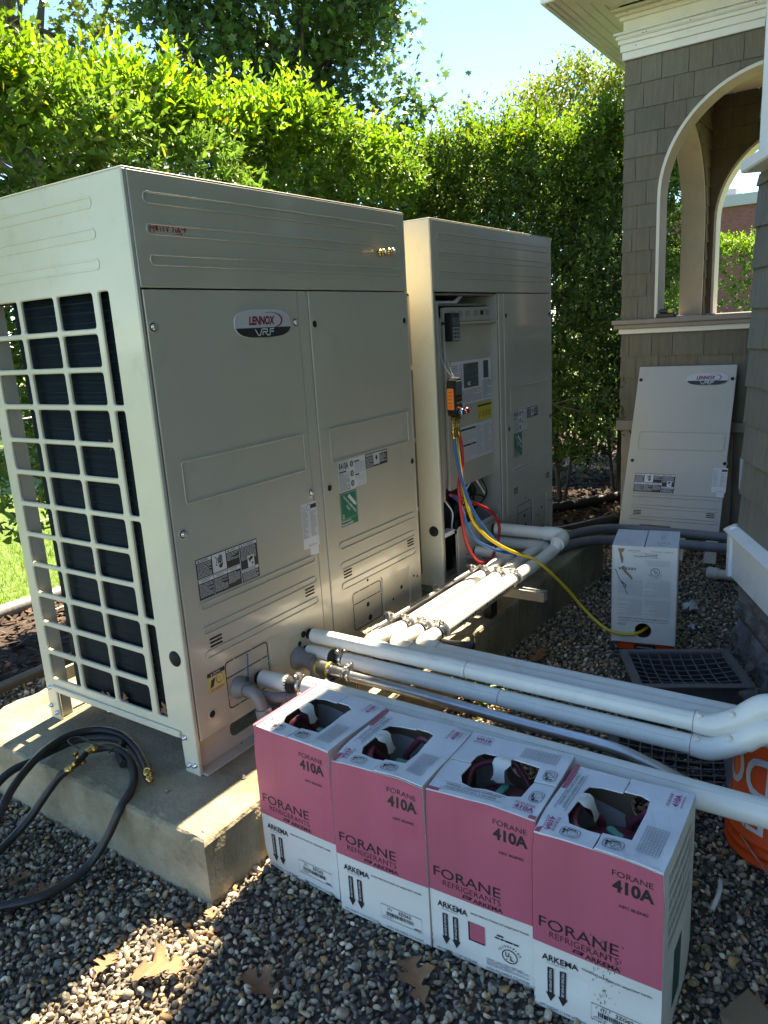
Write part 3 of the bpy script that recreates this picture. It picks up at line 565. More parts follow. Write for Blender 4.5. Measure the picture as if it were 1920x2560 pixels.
    for i in range(46): z = .15+i*.0275; b.tube([(.0283, .10, z), (.0283, .575, z)], .0026, 5)
    obj('coil_tube', b, 'fin_coil', coil)
    b = MB(); b.box(.09, .11, .06, .60, .13, 1.43); b.box(.11, W-.09, .60, .62, .13, 1.43); b.box(.08, W-.1, .07, .66, .10, .125); b.box(.014, W-.02, .02, D-.02, 1.425, 1.435); obj('bulkhead', b, 'inner_metal', R)
    # base rail in front with long slots
    ff = FF(.022); b = MB(); b.plate(ff, [[(.012, 0), (W-.012, 0), (W-.012, .13), (.012, .13)], rrect(.155, .41, .042, .098, .024), rrect(.55, .80, .042, .098, .024), rrect(.92, 1.18, .042, .098, .024)], .004, 0, -.004)
    br = obj('base_rail', b, 'shaded_cream_paint', R); b = MB(); b.text(ff, 'HOLE FOR', .030, .086, .045, .010, .0006, PI_['lab_cream'], .01); b.text(ff, 'HOIST 20', .036, .070, .040, .010, .0006, PI_['lab_cream'], .01); prnt('lettering', b, br)
    b = MB(); b.box(.012, W-.012, -.02, .03, .0015, .008); obj('base_flange', b, 'shaded_cream_paint', br)
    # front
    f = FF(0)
    b = MB(); b.plate(f, [[(.002, .0), (.0135, .0), (.0135, 1.692), (.002, 1.692)]], .014, .0015, -.014); obj('corner_post', b, 'shaded_cream_paint', R)
    b = MB(); b.plate(f, [[(1.288, .10), (1.294, .10), (1.294, 1.692), (1.288, 1.692)]], .014, .001, -.014); obj('corner_post', b, 'shaded_cream_paint', R)
    b = MB(); b.plate(f, [[(.0155, 1.4075), (1.2865, 1.4075), (1.2865, 1.692), (.0155, 1.692)]], .016, .002, -.016); hd = obj('header_panel', b, 'shaded_cream_paint', R)
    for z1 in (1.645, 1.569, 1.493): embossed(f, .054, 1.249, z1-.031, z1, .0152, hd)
    b = MB(); b.plate(f, [[(.631, .10), (.680, .10), (.680, 1.403), (.631, 1.403)]], .016, .0015, -.018); obj('centre_post', b, 'shaded_cream_paint', R)
    rp = MB(); rp.plate(f, [[(.684, .10), (.800, .10), (.800, .306), (.810, .318), (.998, .318), (1.008, .306), (1.008, .10), (1.085, .10), (1.085, .30), (1.205, .30), (1.205, .10), (1.285, .10), (1.285, 1.403), (.684, 1.403)]], .018, .002, -.018); rp = obj('front_panel', rp, 'shaded_cream_paint', R)
    embossed(f, .738, 1.252, .819, .942, .012, rp)
    for z1 in (.525, .448, .371): embossed(f, .746, 1.260, z1-.030, z1, .0148, rp)
    for x, z in ((.706, 1.298), (1.262, 1.296), (.718, .736), (1.269, .735)): screw(f, x, z, rp, False)
    vents(f, .761, .411, rp); vents(f, 1.198, .411, rp); r410_label(f, .772, .817, rp)
    fk = FF(.006)
    kp = knock_plate(R, fk, .792, 1.016, .10, .33)
    slots(fk, [dens(rrect(.812, .998, .158, .306, .014, 4), .004, True), dens([(.816, .262), (.990, .260)], .004)], kp)
    for (x, z, r) in ((.905, .235, .010), (.915, .178, .012)): b = MB(); b.lathe(fk.p(x, z), [(r, .0012), (0, .0014)], 16, fk.n, 0, False); obj('hole', b, 'slot_black', kp)
    for (x, z, r) in ((.86, .20, .028), (.955, .22, .028)): b = MB(); b.ring(fk, circ(x, z, r, 24), .0012, .0008, 0); obj('knockout_ring', b, 'inner_metal', kp)
    kp = knock_plate(R, fk, 1.078, 1.212, .12, .31)
    for (x, z, r) in ((1.115, .27, .017), (1.175, .265, .017), (1.12, .185, .022), (1.172, .18, .022)): b = MB(); b.ring(fk, circ(x, z, r, 20), .0012, .0008, 0); obj('knockout_ring', b, 'inner_metal', kp)
    for (x, z, r) in ((1.145, .228, .009),): b = MB(); b.lathe(fk.p(x, z), [(r, .0012), (0, .0014)], 16, fk.n, 0, False); obj('hole', b, 'slot_black', kp)
    for (x, z) in ((1.235, .25), (1.262, .24), (1.072, .20), (.905, .335)): b = MB(); b.lathe(f.p(x, z), [(.006, .0008), (0, .001)], 10, f.n, 0, False); obj('hole', b, 'slot_black', rp)
    kp = knock_plate(R, fk, .135, .357, .10, .33)
    slots(fk, [dens(rrect(.150, .338, .150, .303, .014, 4), .004, True), dens([(.154, .252), (.334, .254)], .004)], kp)
    if not opened:
        for (x, z, r) in ((.235, .215, .0095),): b = MB(); b.lathe(fk.p(x, z), [(r, .0012), (0, .0014)], 16, fk.n, 0, False); obj('hole', b, 'slot_black', kp)
        left_panel(R, f, 'sub')
        kp = knock_plate(R, fk, .428, .565, .10, .29)
        for (x, z, r) in ((.461, .243, .013),): b = MB(); b.ring(fk, circ(x, z, r, 20), .0012, .0008, 0); obj('knockout_ring', b, 'inner_metal', kp)
        for (x, z, r) in ((.495, .232, .009), (.518, .258, .012), (.50, .20, .012)): b = MB(); b.lathe(fk.p(x, z), [(r, .0012), (0, .0014)], 16, fk.n, 0, False); obj('hole', b, 'slot_black', kp)
        b = MB(); mk = PI_['ink_red']; pen = lambda *p: b.stroke(f, p, .0030, .0008, mk)
        pen((.066, 1.545), (.070, 1.568)); pen((.068, 1.556), (.080, 1.557)); pen((.079, 1.545), (.082, 1.568)); pen((.090, 1.567), (.089, 1.552), (.085, 1.556), (.091, 1.562), (.092, 1.552), (.088, 1.550))
        pen((.101, 1.549), (.102, 1.559)); pen((.102, 1.564), (.103, 1.566)); pen((.114, 1.560), (.109, 1.558), (.114, 1.553), (.109, 1.550)); pen((.120, 1.560), (.124, 1.549), (.131, 1.571)); pen((.147, 1.568), (.139, 1.566), (.146, 1.556), (.139, 1.549))
        pen((.151, 1.558), (.152, 1.550), (.157, 1.551), (.158, 1.559), (.159, 1.550)); pen((.163, 1.568), (.163, 1.550), (.169, 1.552), (.164, 1.558)); pen((.171, 1.558), (.188, 1.558)); pen((.182, 1.564), (.189, 1.558), (.181, 1.551))
        pen((.148, 1.546), (.149, 1.539), (.154, 1.539), (.155, 1.546)); pen((.158, 1.539), (.159, 1.545), (.162, 1.544), (.162, 1.539)); pen((.165, 1.540), (.166, 1.545)); pen((.170, 1.549), (.171, 1.539)); pen((.167, 1.545), (.174, 1.546))
        prnt('handwriting', b, hd)
    else:
        open_front(R)
    return R
def open_front(R):
    """the second unit with its service panel off: cover of the electrical box, cavity with compressor and wiring"""
    b = MB(); b.box(.02, .032, .006, .30, .11, 1.40); b.box(.616, .630, .006, .30, .11, 1.40); b.box(.032, .616, .28, .30, .11, .62); b.box(.032, .616, .02, .30, 1.395, 1.402); obj('cavity', b, 'inner_metal', R)
    fc = FF(.040); b = MB(); b.plate(fc, [rrect(.160, .630, .525, 1.272, .006)], .015, .002, -.015); cv = obj('electrical_cover', b, 'shaded_cream_paint', R)
    b = MB(); b.plate(fc, [rrect(.160, .632, 1.280, 1.345, .010)], .020, .003, -.020, 0); b.box(.165, .625, .005, .04, 1.270, 1.2795); up = obj('cover_strip', b, 'shaded_cream_paint', cv)
    for x in (.22, .29, .36, .44, .56): b = MB(); b.plate(fc, [rrect(x, x+.04, 1.305, 1.330, .006)], .003, .0008, 0); obj('clip', b, 'inner_metal', cv)
    b = MB(); b.plate(fc, [[(.505, 1.308), (.535, 1.308), (.535, 1.328), (.505, 1.328)]], .001, 0, .003); obj('slot', b, 'slot_black', cv)
    b = MB(); b.box(.035, .16, .10, .14, .53, 1.34); obj('inner_wall', b, 'inner_metal', R)
    b = MB(); b.box(.035, .060, .01, .10, .50, 1.36); b.box(.10, .115, .03, .10, .55, 1.30); obj('inner_rail', b, 'shaded_cream_paint', R)
    b = MB(); b.box(.1, .62, .06, .26, 1.352, 1.360); b.add([(.11, .05, 1.362), (.30, .05, 1.362), (.36, .05, 1.392), (.32, .05, 1.392), (.27, .05, 1.372), (.11, .05, 1.372)], [(0, 1, 2, 3, 4, 5)], 1); obj('shelf', b, ['inner_metal', 'lab_white'], R)
    rnd = random.Random(2); b = MB(); b.rect(fc, .205, .605, .905, 1.105, .0006, 0); d = .001
    b.rect(fc, .321, .470, .980, 1.092, d, PI_['pcb']); b.rect(fc, .523, .577, 1.011, 1.094, d, PI_['pcb']); b.rect(fc, .36, .385, .990, 1.008, d+.0004, 0)
    for i in range(26): x, z = rnd.uniform(.325, .455), rnd.uniform(.984, 1.08); b.rect(fc, x, x+rnd.uniform(.004, .014), z, z+rnd.uniform(.003, .009), d+.0004, rnd.choice([2, 1, 15]))
    b.greek(fc, .212, .27, 1.02, 1.09, 9, d, 1, .3, rnd=rnd); b.greek(fc, .28, .312, .985, 1.09, 14, d, 2, .4, rnd=rnd); b.greek(fc, .26, .50, .912, .972, 11, d, 1, .28, rnd=rnd); b.greek(fc, .51, .60, .912, 1.003, 14, d, 1, .28, rnd=rnd)
    prnt('wiring_diagram', b, cv)
    b = MB(); b.rect(fc, .452, .602, .812, .896, .0006, PI_['lab_yellow']); b.rect(fc, .452, .602, .878, .887, d, 1)
    for i in range(4): b.ring(fc, circ(.474+.034*i, .842, .012, 10), .0018, d, 1); b.line(fc, (.468+.034*i, .825), (.482+.034*i, .86), .003, d, 1)
    prnt('caution_label', b, cv)
    b = MB(); b.rect(fc, .268, .602, .636, .803, .0006, 0); b.rect(fc, .275, .425, .783, .793, d, 1); b.rect(fc, .275, .38, .708, .717, d, 1); b.rect(fc, .385, .425, .708, .717, d, 1)
    for k, (a0, a1) in enumerate(((.43, .50), (.51, .595))): b.greek(fc, a0, a1, .65, .793, 26, d, 2, .4, rnd=rnd)
    b.greek(fc, .275, .425, .722, .779, 10, d, 2, .4, rnd=rnd); b.greek(fc, .275, .425, .64, .703, 11, d, 2, .4, rnd=rnd); prnt('wiring_table', b, cv)
    # compressor and valves in the lower cavity
    b = MB(); b.lathe((.22, .17, .12), [(.085, 0), (.085, .30), (.07, .34), (.03, .36), (0, .362)], 24); obj('compressor', b, 'black_plastic', R)
    b = MB(); b.lathe((.47, .19, .12), [(.055, 0), (.055, .26), (.04, .29), (0, .30)], 20); obj('accumulator', b, 'black_plastic', R)
    b = MB()
    for k in range(9):
        x0 = rnd.uniform(.25, .55); b.tube(bez([(x0, .10, .54), (x0+rnd.uniform(-.08, .08), .06+rnd.random()*.05, .46), (x0+rnd.uniform(-.12, .12), .08, .40), (x0+rnd.uniform(-.1, .1), .13, .33)], 8), .0035, 6)
    obj('wiring', b, 'slot_black', R)
    b = MB(); b.tube(bez([(.33, .05, .50), (.40, .045, .545), (.44, .05, .52), (.52, .05, .44)], 8), .005, 6); b.tube(bez([(.13, .05, .48), (.17, .04, .42), (.18, .05, .34), (.27, .05, .31)], 8), .004, 6); obj('wire', b, 'lab_white', R)
    b = MB(); b.tube(bez([(.30, .05, .47), (.31, .04, .42), (.33, .05, .36), (.34, .06, .28)], 8), .004, 6); obj('wire', b, 'hose_red', R)
    b = MB(); b.tube(bez([(.36, .10, .52), (.35, .08, .42), (.34, .08, .33)], 8), .007, 8); b.lathe((.345, .07, .36), [(.014, 0), (.014, .03), (.008, .035), (.008, .05)], 8); obj('service_valve', b, 'copper', R)
    b = MB(); b.box(.03, .13, .012, .05, .335, .355); obj('bracket', b, 'lab_white', R)
    fb = FF(.010); b = MB(); b.plate(fb, [rrect(.37, .60, .115, .325, .016)], .004, .001, -.004); kp = obj('knockout_plate', b, 'shaded_cream_paint', R)
    slots(fb, [dens(rrect(.39, .58, .135, .30, .014, 4), .004, True)], kp)
    fb2 = Fr((0, -.004, 0), (1, 0, 0), (0, 0, 1)); b = MB(); b.plate(fb2, [rrect(.135, .357, .10, .36, .022)], .006, .0015, -.006); b.ring(fb2, circ(.25, .19, .03, 22), .0014, .0006, 1); kp = obj('bracket_plate', b, ['shaded_cream_paint', 'inner_metal'], R)
U1 = build_unit('outdoor unit with side guard grille, oval badge and red handwriting on its header', False)
U2 = build_unit('outdoor unit with its service panel off, showing the electrical cover and compressor cavity', True); U2.location = (1.489, 0, 0)
# ================================================================ refrigerant cartons
BW, BH = .266, .438; hw = BW/2
def icon(b, fr, x, y, s, d, rot=0, cross=False):
    u = fr.u*math.cos(rot)+fr.v*math.sin(rot); v = fr.v*math.cos(rot)-fr.u*math.sin(rot); f = Fr(fr.p(x, y, 0), u, v); k = PI_['ink_black']
    P = [(.5*s*math.copysign(abs(math.cos(t))**.6, math.cos(t)), .36*s*math.copysign(abs(math.sin(t))**.6, math.sin(t))) for t in np.linspace(0, 2*math.pi, 24, endpoint=False)]
    b.ring(f, P, .0013, d, k); b.ring(f, circ(.12*s, -.03*s, .26*s, 18), .0010, d, k); b.rect(f, -.42*s, -.12*s, .06*s, .15*s, d, k); b.rect(f, -.36*s, -.28*s, -.2*s, .2*s, d, k); b.rect(f, -.2*s, .25*s, .2*s, .27*s, d, k)
    b.ring(f, [(.05*s, -.18*s), (.26*s, -.18*s), (.26*s, .1*s), (.05*s, .1*s)], .0008, d, k)
    if cross: b.line(f, (-.05*s, -.22*s), (.3*s, .18*s), .0013, d, k)
def ul_mark(b, fr, cx, cy, s, d, mi):
    b.ring(fr, circ(cx, cy, .022*s, 28), .0026*s, d, mi); b.text(fr, 'U', cx-.012*s, cy-.003*s, .011*s, .015*s, d, mi, .02); b.text(fr, 'L', cx+.001*s, cy-.012*s, .010*s, .015*s, d, mi, .02); b.rect(fr, cx-.010*s, cx-.007*s, cy-.012*s, cy-.009*s, d, mi)
    for i, ch in enumerate('CLASSIFIED'):
        a = math.radians(155-130*i/9); f = Fr(fr.p(cx+.028*s*math.cos(a), cy+.028*s*math.sin(a)), fr.u*math.sin(a)-fr.v*math.cos(a), fr.u*math.cos(a)+fr.v*math.sin(a)); b.text(f, ch, -.0022*s, 0, .0044*s if ch != 'I' else .0014*s, .0068*s, d, mi, .02)
def front_print(b, fr, variant, rnd):
    k, pk, d = PI_['ink_black'], PI_['carton_pink'], .0020
    b.gridrect(fr, .0004, BW-.0004, .170, BH-.001, .0011, pk)
    b.text(fr, 'FORANE', .166, .396, .080, .013, d, k, -.004); b.text(fr, '410A', .167, .362, .080, .029, d, k, .035); b.text(fr, 'HFC BLEND', .181, .329, .056, .0068, d, k, .012)
    b.text(fr, 'FORANE', .014, .212, .168, .026, d, k, .002); b.text(fr, 'REFRIGERANTS', .037, .192, .145, .015, d, k, -.012)
    b.poly(fr, [(.086, .178), (.108, .178), (.112, .187), (.090, .187)], d, k); b.text(fr, 'BY', .093, .1795, .012, .006, d+.0004, pk, .02); b.text(fr, 'ARKEMA', .114, .175, .072, .011, d, k, .016)
    b.text(fr, 'ARKEMA', .020, .130, .078, .016, d, k, .016); b.greek(fr, .030, .075, .1235, .1265, 1, d, 2, .5, rnd=rnd); b.text(fr, 'READ PRECAUTIONS ON ADJACENT PANEL', .106, .140, .142, .0056, d, k, .02)
    for x in (.032, .059):
        b.rect(fr, x, x+.0135, .046, .114, d, k); b.poly(fr, [(x-.004, .048), (x+.0068, .027), (x+.0175, .048)], d, k); b.text(fr, 'THIS END UP FOR USE', x+.0040, .112, .060, .0056, d+.0004, PI_['lab_white'], .012, rot=-90)
    b.text(fr, 'NET WEIGHT: 11.3 KG (25 Pounds)', .014, .0065, .104, .0060, d, k, .008); b.text(fr, 'NON-REUSABLE CYLINDER', .142, .0065, .104, .0060, d, k, -.006)
    if variant == 'bar':
        b.ring(fr, [(.127, .031), (.244, .031), (.244, .072), (.127, .072)], .0012, d, k); b.text(fr, '(1)', .147, .058, .012, .0095, d, k, .01); b.text(fr, '3ZG62', .178, .058, .036, .0095, d, k, .014); x = .142
        while x < .220: w_ = rnd.choice([.0008, .0015, .0023]); b.rect(fr, x, x+w_, .043, .054, d, k); x += w_+rnd.choice([.0009, .0016])
        b.greek(fr, .132, .16, .036, .040, 1, d, 2, .7, rnd=rnd); b.greek(fr, .222, .24, .034, .038, 1, d, 1, .6, rnd=rnd)
    else:
        b.rect(fr, .100, .140, .070, .118, d, pk); b.rect(fr, .099, .1025, .068, .119, d+.0004, k); b.rect(fr, .100, .140, .0675, .0710, d+.0004, k)
        b.greek(fr, .170, .205, .108, .114, 1, d, 1, .6, rnd=rnd); b.greek(fr, .165, .222, .100, .106, 1, d, 1, .6, rnd=rnd); ul_mark(b, fr, .200, .064, .86, d, k); b.greek(fr, .142, .246, .017, .037, 6, d, 2, .4, rnd=rnd)
def soften(R, rnd):
    """bow the sides and crush the top corners of a carton, print and all"""
    import bmesh
    e = [rnd.uniform(.004, .030) for _ in range(4)]; cor = [(sx*hw, sy*hw, BH if rnd.random() < .8 else 0, rnd.uniform(.003, .011)) for sx in (-1, 1) for sy in (-1, 1)]; dent = [(-hw, rnd.uniform(-hw, hw), rnd.choice([.02, BH-.02, rnd.uniform(.1, .3)]), rnd.uniform(.002, .006)) for _ in range(2)]
    def f(v):
        x, y, z = v; s = math.sin(math.pi*min(max(z/BH, 0), 1)); cx = math.cos(math.pi*y/(2*hw)*.92); cy = math.cos(math.pi*x/(2*hw)*.92)
        nx = x*(1+(e[0] if x < 0 else e[1])*s*max(cx, 0)); ny = y*(1+(e[2] if y < 0 else e[3])*s*max(cy, 0)); nz = z+.0012*math.sin(x*31+y*17)*(z > BH*.9)
        for (qx, qy, qz, a) in cor:
            g = math.exp(-((x-qx)**2+(y-qy)**2+(z-qz)**2)/.0016); nx -= math.copysign(a*.6*g, qx); ny -= math.copysign(a*.6*g, qy); nz += (-a if qz > .1 else a*.3)*g
        for (qx, qy, qz, a) in dent: nx += a*math.exp(-((x-qx)**2*.5+(y-qy)**2+(z-qz)**2)/.0012)
        return nx, ny, nz
    def walk(o):
        for c in o.children:
            if c.type == 'MESH':
                me = c.data; bm = bmesh.new(); bm.from_mesh(me); big = [q for q in bm.edges if q.calc_length() > .055 and c.name.startswith(('base', 'top_flap', 'inner_liner'))]
                if big: bmesh.ops.subdivide_edges(bm, edges=big, cuts=9, use_grid_fill=True)
                for v in bm.verts: v.co = f(v.co)
                bm.to_mesh(me); bm.free(); me.update()
            walk(c)
    walk(R)
def carton(label, turned, variant, scuff, i):
    """carton 0.266 wide, standing on its base; local origin at the centre of the base, printed front faces -X"""
    R = thing('refrigerant_carton', label, 'carton', (0, 0, 0), 'pink refrigerant cartons in a row'); rnd = random.Random(20+i); th = .004
    ff = Fr((-hw, hw, 0), (0, -1, 0), (0, 0, 1)); fb = Fr((hw, -hw, 0), (0, 1, 0), (0, 0, 1)); fl = Fr((hw, hw, 0), (-1, 0, 0), (0, 0, 1)); fr_ = Fr((-hw, -hw, 0), (1, 0, 0), (0, 0, 1))
    full = [(0, 0), (BW, 0), (BW, BH), (0, BH)]
    p = {}
    for nm, f, hole in (('front', ff, 0), ('back', fb, 1), ('left', fl, 0), ('right', fr_, 0)):
        b = MB(); wv = [(x+rnd.uniform(-.0006, .0006) if 0 < j else x, y) for j, (x, y) in enumerate(full)]
        pol = [full]+([circ(.098 if i != 2 else .13, BH-.058, .036, 24)] if hole else []); (b.plate(f, pol, th, .0007, -th) if hole else b.sheetpanel(f, BW, BH, th)); p[nm] = obj('side_panel', b, 'carton_white', R)
    b = MB(); b.box(-hw+.002, hw-.002, -hw+.002, hw-.002, .0005, .004); obj('base', b, 'carton_kraft', R)
    b = MB(); front_print(b, ff, variant, rnd)
    if scuff:
        for q in range(160):
            x = .152+rnd.gauss(0, .011)*(1 if q % 3 else 1.6); z = rnd.uniform(.02, .24); l = rnd.uniform(.001, .007); b.rect(ff, x, x+rnd.uniform(.0005, .0014), z, z+l, .0026, PI_['ink_charcoal'])
    prnt('lettering', b, p['front'])
    b = MB(); b.gridrect(fl, .0004, BW-.0004, .170, BH-.001, .0011, PI_['carton_pink']); prnt('pink_print', b, p['left']); b = MB(); b.rect(fr_, .09, .15, .05, .19, .0007, PI_['lab_teal']); b.ring(fr_, [(.088, .048), (.152, .048), (.152, .192), (.088, .192)], .003, .0009, 1); prnt('hazard_label', b, p['right']); b = MB()
    for k in range(6): b.greek(fr_, .03, .24, .24+.03*k, .258+.03*k, 3, .0009, 2, .35, rnd=rnd)
    prnt('lettering', b, p['right'])
    b = MB()
    for f in (ff, fl, fr_): b.gridrect(f, .004, BW-.004, .005, BH-.004, -.0048, 0)
    V, F = curve_polys([[(.004, .005), (BW-.004, .005), (BW-.004, BH-.004), (.004, BH-.004)], circ(.098 if i != 2 else .13, BH-.058, .0365, 24)], 0, 0); b.add([fb.p(x, y, -.0046) for x, y, z in V], F); obj('inner_liner', b, 'carton_kraft', R)
    # top: two outer flaps meeting along a slit, torn open in the middle
    ft = Fr((-hw, hw, BH), (0, -1, 0), (1, 0, 0)) if turned else Fr((-hw, -hw, BH), (-0., 0, 0) if 0 else (-1, 0, 0), (0, -1, 0))
    if not turned: ft = Fr((hw, hw, BH), (-1, 0, 0), (0, -1, 0))
    j = lambda s=.003: rnd.uniform(-s, s)
    h0, h1, g0, g1 = .056, .214, .050, .186; mid = .128
    tear = [(h0+j(), g0+.03+j()), (h0+.012+j(), g0+.004+j()), (h0+.04+j(), g0+j(.004)), (.13+j(), g0+j(.005)), (h1-.03, g0+j(.004)), (h1-.004, g0+.012+j()), (h1+j(), g0+.05)]
    fa = [(0, 0), (BW, 0), (BW, mid-.002), (BW-.022, mid-.001+j(.001)), (h1+j(), mid-.001)]+tear[::-1]+[(h0+j(), mid-.001), (.02, mid+j(.001)), (0, mid-.002)]
    fbk = [(0, mid+.002), (.024, mid+.003), (h0+j(), mid+.002), (h0+j(), g1-.02), (h0+.01, g1+j()), (.11+j(), g1+j(.004)), (.15, g1+.002+j()), (h1-.006, g1+j()), (h1+j(), mid+.002), (BW-.02, mid+.003), (BW, mid+.002), (BW, BW), (0, BW)]
    tops = []
    for nm, P, dz in (('a', fa, .0), ('b', fbk, .0035 if i % 2 else .001)):
        b = MB(); b.plate(ft, [P], .0035, .0006, dz-.002); b.V = [(x+.0, y, z+.0018*math.sin(x*40+i)*math.sin(y*33)) for x, y, z in b.V]; tops.append(obj('top_flap', b, 'carton_top', R))
    b = MB(); d = .0042; k = 1; pk = PI_['ink_pink']
    b.rect(ft, .001, BW-.001, .0006, .0115, d-.0010, PI_['carton_pink'])
    b.ring(ft, [(.030, .015), (.180, .015), (.180, .040), (.030, .040)], .0010, d, k); b.text(ft, 'WARNING: WARRANTY IS INVALID IF', .038, .0295, .134, .0068, d, k, .008); b.text(ft, 'VALVE\'S PLASTIC SEAL IS BROKEN.', .038, .0190, .128, .0068, d, k, .0)
    b.text(ft, 'FORANE', .206, .033, .046, .0075, d, pk, .0); b.text(ft, '410A', .208, .0175, .045, .0135, d, pk, .03); b.greek(ft, .208, .252, .0125, .0165, 2, d, pk, .45, rnd=rnd)
    icon(b, ft, .241, .072, .042, d, math.radians(90)); prnt('lettering', b, tops[0])
    b = MB(); d = .0042+(.0035 if i % 2 else .001); icon(b, ft, .241, .160, .042, d, math.radians(90), True)
    for q in range(11): x = .150+.0088*q; b.rect(ft, x, x+.0006, .203, .247, d, k)
    for q in range(8): y = .203+.0062*q; b.rect(ft, .150, .238, y, y+.0006, d, k)
    for q in range(10):
        for r in range(7): b.rect(ft, .1525+.0088*q, .1525+.0088*q+.0035, .2053+.0062*r, .2053+.0062*r+.0018, d, 2)
    prnt('chart_print', b, tops[1]); b = MB()
    b.text(ft, '410A', .064, .243, .044, .0135, d, pk, .03, rot=180); b.text(ft, 'FORANE', .066, .226, .046, .0075, d, pk, 0, rot=180); b.greek(ft, .02, .064, .247, .251, 2, d, pk, .45, rnd=rnd); prnt('lettering', b, tops[1])
    # torn tongue of paper curling into the opening
    b = MB(); q0 = ft.p(.075, g1-.004, 0) if i == 2 else ft.p(.08, g0+.002, 0); V = []; s = -1 if i == 2 else 1
    for a in range(7):
        t = a/6; off = s*(.012+.030*t+.010*math.sin(t*2)); dz = .003-.045*t*t+.004*math.sin(t*3)
        for c in range(5): V.append(ft.p(.100+.042*(1-.3*t)*c/4+.004*math.sin(a*1.7+c), (g1 if i == 2 else g0)+off-s*.012, dz+.003*math.sin(c*2.2+a)))
    b.add(V, [(a*5+c, a*5+c+1, a*5+c+6, a*5+c+5) for a in range(6) for c in range(4)], 0, True); obj('torn_flap', b, 'carton_white', R)
    soften(R, rnd); return R
def cylinder(label):
    R = thing('refrigerant_cylinder', label, 'gas cylinder', (0, 0, 0), 'refrigerant cylinders inside the cartons')
    b = MB(); b.lathe((0, 0, .006), [(.05, .0), (.105, .006), (.118, .03), (.118, .29), (.112, .31), (.09, .33), (.05, .342), (.02, .345)], 32); obj('body', b, 'cyl_pink', R)
    for s in (0, 1):
        P = []; a0 = s*math.pi+.35; n = 14; V = []
        for q in range(n+1):
            a = a0+q/n*2.4; e = min(q, n-q); h = .385 if e > 2 else .33+.055*(e/3)
            P.append((.086*math.cos(a), .086*math.sin(a), h+.02))
        P = [(P[0][0], P[0][1], .325)]+P+[(P[-1][0], P[-1][1], .325)]
        b = MB(); b.tube(bez(P, 3), .0095, 8, flat=.8); obj('handle', b, 'cyl_pink', R)
    b = MB(); b.cyl((0, 0, .335), (0, 0, .375), .010, 12); b.cyl((0, 0, .352), (.03, 0, .352), .007, 10); obj('valve', b, 'steel', R)
    b = MB(); f = Fr((0, 0, .376), (math.cos(.7), math.sin(.7), 0), (-math.sin(.7), math.cos(.7), 0))
    P = []
    for q in range(40):
        t = 2*math.pi*q/40; r = .009+.015*abs(math.cos(t))**3; P.append((r*math.cos(t), r*math.sin(t)))
    b.plate(f, [P], .009, .002, 0); obj('valve_handle', b, 'valve_green', R); return R
spots = [(.118, -.393, -.022, False, 'bar', 0, 'pink and white carton pushed against the concrete pad, its top partly in sun'), (.098, -.672, .03, False, 'bar', 0, 'pink and white carton with barcode label, second from the concrete pad'),
         (.112, -.938, .045, True, 'ul', 0, 'pink and white carton with round classified mark and handle running across its opening'), (.088, -1.212, .015, False, 'bar', 1, 'pink and white carton with black scuff marks smeared down its front')]
for i, (x, y, rz, tn, va, sc, lb) in enumerate(spots):
    c = carton(lb, tn, va, sc, i); c.location = (x, y, gz(x)-.002); c.rotation_euler.z = rz
    k = cylinder('maroon gas cylinder with green valve handle inside the %s pink carton' % ('sunlit', 'barcoded second', 'classified-mark', 'scuffed')[i]); k.location = (x, y, gz(x)+.006); k.rotation_euler.z = (.6, .9, 2.35, .3)[i]
